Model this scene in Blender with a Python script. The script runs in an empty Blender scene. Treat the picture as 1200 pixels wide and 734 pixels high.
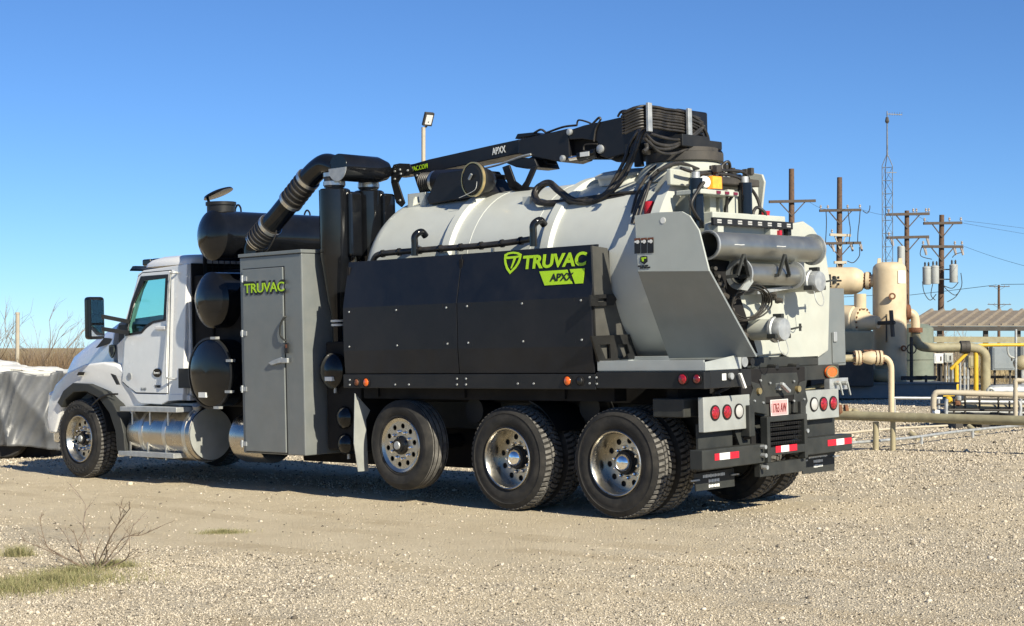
import bpy, bmesh, math, random
import numpy as np
from mathutils import Vector, Matrix
from mathutils.geometry import tessellate_polygon
random.seed(7); np.random.seed(7)
R = math.radians
scene = bpy.context.scene
col = scene.collection

# ------------------------------------------------------------------ camera
PW, PH, FPX = 1200.0, 734.0, 1905.93          # the photograph's size and the focal length in its pixels
CAM = Vector((9.5787, -12.84, 1.6936))
YAW, PITCH, TILT = .7499, .0155, -.0227       # TILT: the yard slopes sideways by 1.3 degrees
FW = Vector((-math.sin(YAW)*math.cos(PITCH), math.cos(YAW)*math.cos(PITCH), math.sin(PITCH)))
RT = Vector((math.cos(YAW), math.sin(YAW), 0))
UP = RT.cross(FW)
cam = bpy.data.cameras.new('camera'); camo = bpy.data.objects.new('camera', cam); col.objects.link(camo)
cam.sensor_width = 36; cam.lens = 36*FPX/PW; cam.clip_start = .1; cam.clip_end = 9000
mw = Matrix((RT, UP, -FW)).transposed().to_4x4(); mw.translation = CAM
camo.matrix_world = mw
scene.camera = camo

# ------------------------------------------------------------------ sky, sun, exposure
SUN_AZ, SUN_EL = R(-13), R(33)                # azimuth from +X towards +Y: from behind the truck, a little to its left
w = bpy.data.worlds.new('World'); scene.world = w; w.use_nodes = True
nt = w.node_tree; bg = nt.nodes['Background']
sky = nt.nodes.new('ShaderNodeTexSky'); sky.sky_type = 'NISHITA'; sky.sun_disc = False
sky.sun_elevation = SUN_EL; sky.sun_rotation = math.pi/2 - SUN_AZ
sky.air_density = 1.0; sky.dust_density = .1; sky.ozone_density = 5.0; sky.altitude = 2500
tint = nt.nodes.new('ShaderNodeMix'); tint.data_type = 'RGBA'; tint.blend_type = 'MULTIPLY'; tint.inputs[0].default_value = 1
tint.inputs[7].default_value = (.60, .79, .98, 1)     # the camera's deep, saturated rendering of the blue
nt.links.new(sky.outputs[0], tint.inputs[6]); nt.links.new(tint.outputs[2], bg.inputs[0]); bg.inputs[1].default_value = .082
sl = bpy.data.lights.new('sun', 'SUN'); sl.energy = 5.0; sl.angle = R(.5); sl.color = (1, .92, .75)
so = bpy.data.objects.new('sun', sl); col.objects.link(so)
sd = Vector((math.cos(SUN_AZ)*math.cos(SUN_EL), math.sin(SUN_AZ)*math.cos(SUN_EL), math.sin(SUN_EL)))
so.rotation_euler = sd.to_track_quat('Z', 'Y').to_euler(); so.location = sd*60
vs = scene.view_settings; vs.view_transform = 'Standard'; vs.look = 'None'; vs.exposure = .62; vs.gamma = 1; vs.use_curve_mapping = False

# ------------------------------------------------------------------ photo pixel -> place
c_, s_ = math.cos(TILT), math.sin(TILT)
RTL, UPL = RT*c_ + UP*s_, UP*c_ - RT*s_       # camera axes in the truck's own (sloping) frame
def L(px, py, ax, val):                       # a pixel's ray cut by a plane of the truck's frame
    d = FW + RTL*((px-PW/2)/FPX) - UPL*((py-PH/2)/FPX)
    i = 'xyz'.index(ax); t = (val-CAM[i])/d[i]
    return CAM + d*t
def W(px, py, D):                             # a pixel's ray at depth D in the level world
    return CAM + (FW + RT*((px-PW/2)/FPX) - UP*((py-PH/2)/FPX))*D
_m = Matrix((RT, UP, FW)).transposed() @ Matrix((RTL, UPL, FW))
TRUCK = Matrix.Translation(CAM) @ _m.to_4x4() @ Matrix.Translation(-CAM)
_n = _m @ Vector((0, 0, 1)); _p = TRUCK @ Vector((0, 0, 0))
FH = Vector((-math.sin(YAW), math.cos(YAW), 0))
def gz(x, y):                                 # height of the yard: sloping by the truck, levelling out, falling far away
    dx, dy = x-CAM.x, y-CAM.y
    X = dx*RT.x + dy*RT.y; D = dx*FH.x + dy*FH.y
    Xs = 18*math.tanh(X/18); Ds = min(D, 60)
    q = Vector((CAM.x + RT.x*Xs + FH.x*Ds, CAM.y + RT.y*Xs + FH.y*Ds, 0))
    z = _p.z - (_n.x*(q.x-_p.x) + _n.y*(q.y-_p.y))/_n.z
    dd = max(0, math.hypot(max(0, D), X)-45)
    return z - .0055*dd
def XD(X, D):                                 # ground point at lateral X, distance D from the camera
    x = CAM.x + RT.x*X + FH.x*D; y = CAM.y + RT.y*X + FH.y*D
    return Vector((x, y, gz(x, y)))
def G(px, py):                                # a pixel's ray cut by the yard
    d = FW + RT*((px-PW/2)/FPX) - UP*((py-PH/2)/FPX)
    lo, hi = 2., 600.
    for _ in range(50):
        m = (lo+hi)/2; p = CAM + d*m
        if p.z > gz(p.x, p.y): lo = m
        else: hi = m
    return CAM + d*lo

# ------------------------------------------------------------------ materials
M = {}
def mat(name, c, rough=.5, metal=0., var=.08, vscale=6., bump=0., bscale=60., coat=0., spec=.5, dust=0., dscale=2.5, dcol=(.38, .32, .25), aniso=0):
    m = bpy.data.materials.new(name); m.use_nodes = True; t = m.node_tree; n = t.nodes; k = t.links
    b = n['Principled BSDF']; b.inputs['Metallic'].default_value = metal
    b.inputs['Coat Weight'].default_value = coat; b.inputs['Coat Roughness'].default_value = .06
    b.inputs['Specular IOR Level'].default_value = spec
    tc = n.new('ShaderNodeTexCoord')
    no = n.new('ShaderNodeTexNoise'); no.inputs['Scale'].default_value = vscale; no.inputs['Detail'].default_value = 6
    k.new(tc.outputs['Object'], no.inputs['Vector'])
    rp = n.new('ShaderNodeValToRGB'); k.new(no.outputs['Fac'], rp.inputs[0])
    lo = [max(0, x*(1-var)) for x in c]; hi = [min(1, x*(1+var)) for x in c]
    rp.color_ramp.elements[0].position = .3; rp.color_ramp.elements[1].position = .7
    rp.color_ramp.elements[0].color = (*lo, 1); rp.color_ramp.elements[1].color = (*hi, 1)
    cs = rp.outputs[0]
    mr = n.new('ShaderNodeMapRange'); k.new(no.outputs['Fac'], mr.inputs['Value'])
    mr.inputs['From Min'].default_value = .3; mr.inputs['From Max'].default_value = .7
    mr.inputs['To Min'].default_value = max(.02, rough*.85); mr.inputs['To Max'].default_value = min(1, rough*1.2)
    rs = mr.outputs[0]
    if dust > 0:
        n2 = n.new('ShaderNodeTexNoise'); n2.inputs['Scale'].default_value = dscale; n2.inputs['Detail'].default_value = 9; n2.inputs['Roughness'].default_value = .7
        k.new(tc.outputs['Object'], n2.inputs['Vector'])
        r2 = n.new('ShaderNodeMapRange'); k.new(n2.outputs['Fac'], r2.inputs['Value'])
        r2.inputs['From Min'].default_value = .42; r2.inputs['From Max'].default_value = .8; r2.inputs['To Min'].default_value = dust*.12; r2.inputs['To Max'].default_value = dust
        mx = n.new('ShaderNodeMix'); mx.data_type = 'RGBA'; k.new(r2.outputs[0], mx.inputs['Factor'])
        k.new(cs, mx.inputs[6]); mx.inputs[7].default_value = (*dcol, 1); cs = mx.outputs[2]
        ad = n.new('ShaderNodeMath'); ad.operation = 'MULTIPLY_ADD'; k.new(r2.outputs[0], ad.inputs[0]); ad.inputs[1].default_value = .5; k.new(rs, ad.inputs[2]); rs = ad.outputs[0]
    k.new(cs, b.inputs['Base Color']); k.new(rs, b.inputs['Roughness'])
    if bump > 0:
        n3 = n.new('ShaderNodeTexNoise'); n3.inputs['Scale'].default_value = bscale; n3.inputs['Detail'].default_value = 4
        k.new(tc.outputs['Object'], n3.inputs['Vector'])
        bp = n.new('ShaderNodeBump'); bp.inputs['Strength'].default_value = bump; bp.inputs['Distance'].default_value = .01
        k.new(n3.outputs['Fac'], bp.inputs['Height']); k.new(bp.outputs[0], b.inputs['Normal'])
    M[name] = m; return m
mat('white_paint', (.74, .75, .74), .22, coat=.5, var=.03, dust=.12)
mat('tank_white', (.51, .53, .49), .38, coat=.12, var=.03, bump=.04, bscale=3, dust=.10)
mat('sage_white', (.43, .45, .40), .45, var=.05, dust=.25)
mat('grey_paint', (.15, .166, .166), .34, coat=.2, var=.06, dust=.16, bump=.1, bscale=2)
mat('shield_grey', (.40, .43, .40), .36, coat=.15, var=.04, dust=.16)
mat('black_gloss', (.005, .006, .008), .12, spec=.4, var=.2, dust=.015, bump=.02, bscale=4)
mat('black_panel', (.006, .007, .010), .36, spec=.35, var=.2, dust=.035, dscale=1.3, bump=.16, bscale=1.8)
mat('black_satin', (.010, .011, .012), .45, spec=.35, var=.2, dust=.035)
mat('black_matte', (.010, .010, .011), .75, spec=.2, var=.25, dust=.03)
mat('frame_black', (.026, .029, .028), .55, spec=.3, var=.25, dust=.06)
mat('bay_grey', (.055, .056, .052), .45, var=.12, dust=.1)
mat('rubber_hose', (.012, .012, .012), .45, var=.3, dust=.15, dscale=8)
mat('tyre', (.014, .014, .014), .7, spec=.3, var=.25, vscale=14, dust=.5, dscale=4, dcol=(.13, .118, .10), bump=.15, bscale=90)
mat('tyre_lettering', (.032, .031, .029), .7, var=.2)
mat('tread', (.07, .068, .064), .85, spec=.3, var=.3, vscale=14, dust=.9, dscale=12, dcol=(.28, .265, .24))
mat('aluminium', (.62, .62, .60), .34, 1., var=.08, dust=.10)
mat('tube_metal', (.34, .35, .33), .36, .85, var=.16, vscale=4, dust=.25, bump=.05, bscale=25)
mat('polished', (.66, .65, .62), .13, 1., var=.05, dust=.06)
mat('rim_alu', (.50, .48, .43), .24, 1., var=.1, dust=.28, dscale=6, dcol=(.30, .27, .22))
mat('tank_alu', (.50, .47, .43), .20, 1., var=.08, dust=.25, dscale=2)
mat('chrome', (.86, .86, .86), .05, 1., var=.02, dust=.02)
mat('galv', (.45, .47, .47), .5, .6, var=.15, vscale=14, dust=.15)
mat('steel_light', (.38, .40, .38), .42, .3, var=.10, dust=.2)
mat('tray_grey', (.40, .43, .42), .4, .2, var=.08, dust=.3)
mat('red_lens', (.30, .008, .015), .22, coat=.5, var=.6, vscale=55, bump=.4, bscale=120)
mat('dark_red_lens', (.16, .006, .010), .18, coat=.8, var=.15, vscale=40)
mat('amber_lens', (.80, .13, .008), .22, coat=.8, var=.15, vscale=40)
mat('orange_beacon', (.85, .28, .02), .25, coat=.6, var=.2, vscale=25)
mat('white_lens', (.72, .72, .70), .2, coat=.8, var=.1, vscale=60)
mat('strip_white', (.42, .42, .40), .35, var=.1)
mat('red_reflector', (.60, .012, .03), .35, var=.08)
mat('white_reflector', (.78, .78, .75), .35, var=.04)
mat('red_bucket', (.42, .012, .03), .4, var=.1)
mat('lime', (.38, .62, .012), .42, var=.04)
mat('ink', (.008, .009, .010), .5, var=.1)
mat('white_ink', (.72, .73, .70), .5, var=.05)
mat('plate_pink', (.62, .34, .33), .45, var=.05)
mat('label_brown', (.15, .05, .02), .5)
mat('brass', (.55, .42, .20), .35, .8)
mat('beige_paint', (.58, .48, .32), .5, var=.12, dust=.38, dscale=1.7, dcol=(.34, .24, .14), vscale=3)
mat('beige_dark', (.32, .28, .17), .55, var=.15, dust=.25, vscale=3)
mat('olive_pipe', (.29, .27, .17), .6, var=.2, dust=.3, dcol=(.20, .10, .05))
mat('yard_grey', (.15, .17, .18), .55, var=.1, dust=.25)
mat('shield_grey_shaded', (.20, .22, .215), .36, coat=.15, var=.05, dust=.14)  # shield grey darkened: the lower fold's shade is put into the colour
mat('green_paint', (.15, .18, .145), .55, var=.1, dust=.2)
mat('yellow_paint', (.62, .40, .02), .45, var=.08, dust=.1)
mat('roof_metal', (.24, .20, .145), .5, .2, var=.08, dust=.25)
mat('dark_steel', (.035, .033, .030), .6, .2, var=.3, dust=.2)
mat('rust', (.16, .07, .035), .85, var=.3, vscale=30)
mat('wood', (.115, .068, .042), .85, var=.35, vscale=9, bump=.4, bscale=30)
mat('arm_wood', (.075, .058, .046), .85, var=.35, vscale=9)
mat('xfmr_grey', (.36, .38, .37), .45, var=.05)
mat('cab_blue', (.20, .235, .26), .45, var=.06, dust=.1)
mat('porcelain', (.34, .30, .27), .3, var=.2)
mat('wire', (.03, .03, .03), .6)
mat('tower_steel', (.20, .21, .22), .5, .6, var=.2)
mat('twig', (.17, .125, .085), .9, var=.3, vscale=20)
mat('twig_grey', (.24, .19, .145), .9, var=.3, vscale=20)
mat('tarp_white', (.62, .62, .59), .65, var=.12, vscale=3, bump=.5, bscale=5, dust=.4)
mat('tarp_grey', (.10, .105, .11), .42, var=.35, vscale=2.6, bump=.5, bscale=5, dust=.06)
mat('cab_dark', (.015, .016, .018), .7)
mat('mirror', (.75, .78, .80), .03, 1., var=.01)
mat('post_tan', (.42, .37, .28), .7)
def glass(name, c, rough=.02, trans=1.):
    m = bpy.data.materials.new(name); m.use_nodes = True; t = m.node_tree; n = t.nodes; k = t.links
    n.remove(n['Principled BSDF']); out = n['Material Output']
    a = n.new('ShaderNodeBsdfTransparent'); a.inputs[0].default_value = (*c, 1)
    g = n.new('ShaderNodeBsdfGlossy'); g.inputs['Roughness'].default_value = rough
    f = n.new('ShaderNodeLayerWeight'); f.inputs[0].default_value = .5
    pw = n.new('ShaderNodeMath'); pw.operation = 'POWER'; k.new(f.outputs['Facing'], pw.inputs[0]); pw.inputs[1].default_value = 5
    ma = n.new('ShaderNodeMath'); ma.operation = 'MULTIPLY_ADD'; k.new(pw.outputs[0], ma.inputs[0]); ma.inputs[1].default_value = .9; ma.inputs[2].default_value = .05
    mx = n.new('ShaderNodeMixShader'); k.new(ma.outputs[0], mx.inputs[0]); k.new(a.outputs[0], mx.inputs[1]); k.new(g.outputs[0], mx.inputs[2])
    k.new(mx.outputs[0], out.inputs[0]); M[name] = m
b_ = M['orange_beacon'].node_tree.nodes['Principled BSDF']; b_.inputs['Emission Color'].default_value = (1, .32, .02, 1); b_.inputs['Emission Strength'].default_value = .5   # emission added to give the beacon lens a bright translucent look
glass('tint_glass', (.70, .90, .86))

# ------------------------------------------------------------------ mesh helpers
def V(*a): return Vector(a)
def frame(ax):
    z = Vector(ax).normalized(); h = Vector((0, 0, 1)) if abs(z.z) < .9 else Vector((1, 0, 0))
    x = h.cross(z).normalized(); return x, z.cross(x), z
def smooth_path(pts, k=6):
    pts = [Vector(p) for p in pts]; out = []
    for i in range(len(pts)-1):
        p0 = pts[max(i-1, 0)]; p1 = pts[i]; p2 = pts[i+1]; p3 = pts[min(i+2, len(pts)-1)]
        for j in range(k):
            t = j/k
            out.append(.5*((2*p1) + (p2-p0)*t + (2*p0-5*p1+4*p2-p3)*t*t + (3*p1-p0-3*p2+p3)*t**3))
    out.append(pts[-1]); return out
class MB:
    def __init__(s): s.v = []; s.f = []
    def add(s, vs, fs):
        o = len(s.v); s.v += [tuple(v) for v in vs]; s.f += [tuple(i+o for i in f) for f in fs]; return s
    def box(s, x0, x1, y0, y1, z0, z1, mtx=None):
        vs = [Vector((x, y, z)) for x in (x0, x1) for y in (y0, y1) for z in (z0, z1)]
        if mtx: vs = [mtx @ v for v in vs]
        return s.add(vs, [(0, 1, 3, 2), (4, 6, 7, 5), (0, 4, 5, 1), (2, 3, 7, 6), (0, 2, 6, 4), (1, 5, 7, 3)])
    def bar(s, p0, p1, w, h, up=(0, 0, 1)):             # a rectangular bar between two points
        p0 = Vector(p0); p1 = Vector(p1); d = (p1-p0).normalized(); u = Vector(up)
        a = d.cross(u)
        if a.length < 1e-4: a = d.cross(Vector((1, 0, 0)))
        a.normalize(); b = a.cross(d).normalized()
        vs = [p + a*(i*w/2) + b*(j*h/2) for p in (p0, p1) for i, j in ((-1, -1), (1, -1), (1, 1), (-1, 1))]
        return s.add(vs, [(3, 2, 1, 0), (4, 5, 6, 7), (0, 1, 5, 4), (1, 2, 6, 5), (2, 3, 7, 6), (3, 0, 4, 7)])
    def tube(s, p0, p1, r0, r1=None, n=16, cap=True):
        r1 = r0 if r1 is None else r1; p0 = Vector(p0); p1 = Vector(p1); x, y, z = frame(p1-p0)
        vs = []
        for p, r in ((p0, r0), (p1, r1)):
            for i in range(n):
                a = 2*math.pi*i/n; vs.append(p + x*(math.cos(a)*r) + y*(math.sin(a)*r))
        fs = [(i, (i+1) % n, n+(i+1) % n, n+i) for i in range(n)]
        if cap: fs += [tuple(range(n-1, -1, -1)), tuple(range(n, 2*n))]
        return s.add(vs, fs)
    def lathe(s, prof, o, ax, n=32, caps=True, loop=False):   # prof: (radius, distance along ax)
        o = Vector(o); x, y, z = frame(ax); vs = []; m = len(prof)
        for r, h in prof:
            for i in range(n):
                a = 2*math.pi*i/n; vs.append(o + z*h + x*(math.cos(a)*r) + y*(math.sin(a)*r))
        fs = []
        for j in range(m if loop else m-1):
            q = (j+1) % m
            fs += [(j*n+i, j*n+(i+1) % n, q*n+(i+1) % n, q*n+i) for i in range(n)]
        if caps and not loop:
            if prof[0][0] > 1e-5: fs.append(tuple(range(n-1, -1, -1)))
            if prof[-1][0] > 1e-5: fs.append(tuple((m-1)*n+i for i in range(n)))
        return s.add(vs, fs)
    def prism(s, pts, vec):
        pts = [Vector(p) for p in pts]; n = len(pts); vec = Vector(vec)
        vs = pts + [p+vec for p in pts]
        fs = [tuple(range(n)), tuple(range(2*n-1, n-1, -1))] + [(i, n+i, n+(i+1) % n, (i+1) % n) for i in range(n)]
        return s.add(vs, fs)
    def plate(s, outer, holes, vec):                          # polygon with holes, given thickness
        vec = Vector(vec); loops = [[Vector(p) for p in outer]] + [[Vector(p) for p in h] for h in holes]
        tri = tessellate_polygon(loops); flat = [p for l in loops for p in l]; n = len(flat)
        vs = flat + [p+vec for p in flat]; fs = []
        for t in tri: fs += [tuple(t), tuple(n+i for i in reversed(t))]
        o = 0
        for l in loops:
            m = len(l); fs += [(o+i, o+(i+1) % m, n+o+(i+1) % m, n+o+i) for i in range(m)]; o += m
        return s.add(vs, fs)
    def sweep(s, pts, r, n=8, k=6, cap=True):
        pts = smooth_path(pts, k) if k > 1 else [Vector(p) for p in pts]
        m = len(pts); vs = []; prev = None
        for i, p in enumerate(pts):
            t = (pts[min(i+1, m-1)]-pts[max(i-1, 0)]).normalized()
            if prev is None: x, y, _ = frame(t)
            else:
                x = prev - t*prev.dot(t)
                if x.length < 1e-5: x = frame(t)[0]
                x.normalize(); y = t.cross(x)
            prev = x; rr = r(i/(m-1)) if callable(r) else r
            for j in range(n):
                a = 2*math.pi*j/n; vs.append(p + x*(math.cos(a)*rr) + y*(math.sin(a)*rr))
        fs = [(i*n+j, i*n+(j+1) % n, (i+1)*n+(j+1) % n, (i+1)*n+j) for i in range(m-1) for j in range(n)]
        if cap: fs += [tuple(range(n-1, -1, -1)), tuple((m-1)*n+j for j in range(n))]
        return s.add(vs, fs)
    def loft(s, rings, cap=True, loop=True):
        m = len(rings); n = len(rings[0]); vs = [p for r in rings for p in r]; fs = []
        for i in range(m-1):
            for j in range(n if loop else n-1):
                fs.append((i*n+j, i*n+(j+1) % n, (i+1)*n+(j+1) % n, (i+1)*n+j))
        if cap: fs += [tuple(range(n-1, -1, -1)), tuple((m-1)*n+j for j in range(n))]
        return s.add(vs, fs)
    def mesh(s, name, smooth=30):
        me = bpy.data.meshes.new(name); me.from_pydata(s.v, [], s.f)
        bm = bmesh.new(); bm.from_mesh(me); bmesh.ops.recalc_face_normals(bm, faces=bm.faces); bm.to_mesh(me); bm.free()
        if smooth: me.shade_smooth(); me.set_sharp_from_angle(angle=R(smooth))
        me.validate(); return me
    def build(s, name, m, parent=None, smooth=30, bevel=0, seg=2):
        me = s.mesh(name, 0 if bevel and smooth == 30 else smooth); return obj(name, me, m, parent, bevel, seg)
def obj(name, me, m, parent=None, bevel=0, seg=2):
    o = bpy.data.objects.new(name, me); col.objects.link(o)
    if m and not me.materials: me.materials.append(M[m])
    if parent: o.parent = parent
    if bevel:
        b = o.modifiers.new('bevel', 'BEVEL'); b.width = bevel; b.segments = seg; b.limit_method = 'ANGLE'; b.angle_limit = R(35); b.use_clamp_overlap = True
    return o
def tag(o, label=None, cat=None, group=None, kind=None):
    for k, v in (('label', label), ('category', cat), ('group', group), ('kind', kind)):
        if v: o[k] = v
    return o
def thing(name, label, cat, loc=(0, 0, 0), group=None):
    o = bpy.data.objects.new(name, None); col.objects.link(o); o.empty_display_size = .2; o.location = loc
    return tag(o, label, cat, group)
def copy_tree(o, parent=None):
    c = o.copy(); col.objects.link(c); c.parent = parent
    for ch in list(o.children): copy_tree(ch, c)
    return c
def lettering(s, name, m, parent, o, xd, yd, w, h, bold=.012, depth=.003, shear=0.):
    """flat lettering filling a w by h field whose lower left corner is o"""
    cu = bpy.data.curves.new(name, 'FONT'); cu.body = s; cu.size = 1; cu.offset = bold; cu.extrude = .001; cu.shear = shear; cu.resolution_u = 4
    tmp = bpy.data.objects.new(name, cu); col.objects.link(tmp)
    bpy.context.view_layer.update()
    me = bpy.data.meshes.new_from_object(tmp.evaluated_get(bpy.context.evaluated_depsgraph_get()))
    bpy.data.objects.remove(tmp)
    n = len(me.vertices); a = np.empty(n*3, np.float32); me.vertices.foreach_get('co', a); a = a.reshape(-1, 3)
    lo, hi = a.min(0), a.max(0); u = (a[:, 0]-lo[0])/(hi[0]-lo[0])*w; v = (a[:, 1]-lo[1])/(hi[1]-lo[1])*h; d = (a[:, 2]-lo[2])/(hi[2]-lo[2]+1e-9)*depth
    xd = Vector(xd).normalized(); yd = Vector(yd).normalized(); zd = xd.cross(yd); o = Vector(o)
    co = np.outer(u, xd) + np.outer(v, yd) + np.outer(d, zd) + np.array(o)
    me.vertices.foreach_set('co', co.astype(np.float32).ravel()); me.materials.clear(); me.update(); me.name = name
    return obj(name, me, m, parent)
def tris_obj(name, verts, faces, m, parent=None, smooth=False):
    me = bpy.data.meshes.new(name); verts = np.asarray(verts, np.float32); faces = np.asarray(faces, np.int32)
    me.vertices.add(len(verts)); me.vertices.foreach_set('co', verts.ravel())
    nf, k = faces.shape; me.loops.add(nf*k); me.loops.foreach_set('vertex_index', faces.ravel())
    me.polygons.add(nf); me.polygons.foreach_set('loop_start', np.arange(0, nf*k, k, dtype=np.int32))
    me.update(calc_edges=True); me.validate()
    if smooth: me.shade_smooth()
    return obj(name, me, m, parent)

# ------------------------------------------------------------------ the yard
def ground_material():
    m = bpy.data.materials.new('gravel_ground'); m.use_nodes = True; t = m.node_tree; n = t.nodes; k = t.links
    b = n['Principled BSDF']; b.inputs['Roughness'].default_value = .95; b.inputs['Specular IOR Level'].default_value = .15
    ge = n.new('ShaderNodeNewGeometry'); P = ge.outputs['Position']
    def noise(sc, det=5, ro=.6):
        q = n.new('ShaderNodeTexNoise'); q.inputs['Scale'].default_value = sc; q.inputs['Detail'].default_value = det; q.inputs['Roughness'].default_value = ro; k.new(P, q.inputs['Vector']); return q.outputs['Fac']
    def ramp(s, stops):
        q = n.new('ShaderNodeValToRGB'); e = q.color_ramp.elements
        while len(e) < len(stops): e.new(.5)
        for i, (p, c) in enumerate(stops): e[i].position = p; e[i].color = (*c, 1)
        k.new(s, q.inputs[0]); return q.outputs[0]
    def mixc(f, a, c, mode='MIX'):
        q = n.new('ShaderNodeMix'); q.data_type = 'RGBA'; q.blend_type = mode
        if hasattr(f, 'is_linked'): k.new(f, q.inputs[0])
        else: q.inputs[0].default_value = f
        for s, i in ((a, 6), (c, 7)):
            if hasattr(s, 'is_linked'): k.new(s, q.inputs[i])
            else: q.inputs[i].default_value = (*s, 1)
        return q.outputs[2]
    def rng(s, a, c, lo=0., hi=1.):
        q = n.new('ShaderNodeMapRange'); k.new(s, q.inputs['Value']); q.interpolation_type = 'SMOOTHSTEP'
        for nm, v in (('From Min', a), ('From Max', c), ('To Min', lo), ('To Max', hi)): q.inputs[nm].default_value = v
        return q.outputs[0]
    vo = n.new('ShaderNodeTexVoronoi'); vo.inputs['Scale'].default_value = 55; k.new(P, vo.inputs['Vector'])
    vo2 = n.new('ShaderNodeTexVoronoi'); vo2.inputs['Scale'].default_value = 120; k.new(P, vo2.inputs['Vector'])
    grit = ramp(vo.outputs['Color'], [(0, (.26, .22, .16)), (.3, (.49, .425, .315)), (.7, (.59, .52, .395)), (1, (.67, .60, .48))])
    sand = ramp(noise(16, 8, .7), [(.25, (.60, .505, .35)), (.75, (.69, .60, .44))])
    patch = noise(.33, 5, .6); fine = noise(2.2, 6, .65)
    pm = mixc(.45, patch, fine)
    # compacted lane beside the truck, edges broken up by noise
    sp = n.new('ShaderNodeSeparateXYZ'); k.new(P, sp.inputs[0])
    def math_(op, a, b, c=None):
        q = n.new('ShaderNodeMath'); q.operation = op
        for i, v in enumerate((a, b, c)):
            if v is None: continue
            if hasattr(v, 'is_linked'): k.new(v, q.inputs[i])
            else: q.inputs[i].default_value = v
        return q.outputs[0]
    wob = math_('MULTIPLY_ADD', noise(.5, 6, .65), 3.2, -1.6)
    yy = math_('ADD', sp.outputs['Y'], wob)
    lane = math_('MULTIPLY', rng(yy, -5.0, -4.0), rng(yy, -.6, -1.4))
    lane = math_('MULTIPLY', lane, rng(sp.outputs['X'], 3.2, .6))
    gm = math_('SUBTRACT', rng(pm, .42, .56), math_('MULTIPLY', lane, .85))
    gm = math_('MAXIMUM', gm, 0.)
    tr1 = math_('ADD', sp.outputs['Y'], math_('MULTIPLY_ADD', noise(.16, 3, .5), 1.6, -.8))
    def stripe(c, w): return math_('MULTIPLY', rng(tr1, c-w, c-w*.6), rng(tr1, c+w, c+w*.6))
    trk = math_('MAXIMUM', math_('MAXIMUM', stripe(-2.35, .2), stripe(-4.35, .2)), math_('MAXIMUM', stripe(-6.6, .22), stripe(-3.0, .16)))
    trk = math_('MULTIPLY', trk, rng(noise(.8, 5, .7), .40, .58))
    gm = math_('MULTIPLY', gm, math_('MULTIPLY_ADD', trk, -.6, 1.))
    base = mixc(gm, sand, grit)
    base = mixc(math_('MULTIPLY', trk, .45), base, mixc(1., base, (.74, .70, .64), 'MULTIPLY'))
    dirt = ramp(noise(.9, 7, .7), [(.3, (.74, .71, .66)), (.62, (1, 1, 1))])
    base = mixc(.55, base, mixc(1., base, dirt, 'MULTIPLY'))
    # far field: dry tan grass
    sx = n.new('ShaderNodeVectorMath'); sx.operation = 'DISTANCE'; k.new(P, sx.inputs[0]); sx.inputs[1].default_value = CAM
    far = rng(sx.outputs['Value'], 46, 62)
    grass = ramp(noise(.25, 9, .75), [(.3, (.17, .12, .065)), (.5, (.30, .235, .13)), (.72, (.40, .33, .20))])
    k.new(mixc(far, base, grass), b.inputs['Base Color'])
    bs = n.new('ShaderNodeMath'); bs.operation = 'MULTIPLY_ADD'; k.new(vo.outputs['Distance'], bs.inputs[0]); bs.inputs[1].default_value = -1.; k.new(noise(40, 6, .7), bs.inputs[2])
    b2 = n.new('ShaderNodeMath'); b2.operation = 'MULTIPLY_ADD'; k.new(vo2.outputs['Distance'], b2.inputs[0]); b2.inputs[1].default_value = -.5; k.new(bs.outputs[0], b2.inputs[2])
    bp = n.new('ShaderNodeBump'); bp.inputs['Strength'].default_value = .9; bp.inputs['Distance'].default_value = .02
    k.new(b2.outputs[0], bp.inputs['Height']); k.new(bp.outputs[0], b.inputs['Normal'])
    M['gravel_ground'] = m
ground_material()
def ground():
    Ds = list(np.linspace(-60, 4, 14)) + list(np.linspace(5, 40, 71)) + list(np.linspace(42, 90, 25)) + [100, 120, 150, 200, 300, 450, 700, 1100, 1800, 3000, 5000]
    Xs = [-5000, -2500, -1200, -600, -300, -150, -90, -60] + list(np.linspace(-45, 45, 91)) + [60, 90, 150, 300, 600, 1200, 2500, 5000]
    vs = []
    for D in Ds:
        for X in Xs: vs.append(XD(X, D))
    nx = len(Xs)
    fs = [(j*nx+i, j*nx+i+1, (j+1)*nx+i+1, (j+1)*nx+i) for j in range(len(Ds)-1) for i in range(nx-1)]
    o = tris_obj('ground', [tuple(v) for v in vs], fs, 'gravel_ground', smooth=True)
    tag(o, kind='structure')
ground()
def pt_noise(x, y, sc, seed=0):                # cheap smooth noise for scattering
    r = np.random.RandomState(seed); s = np.zeros_like(x)
    for i in range(6):
        a = r.rand()*6.28; f = sc*(1.6**i); s = s + np.sin((x*np.cos(a)+y*np.sin(a))*f + r.rand()*6.28)/(1.35**i)
    return s/3
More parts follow.
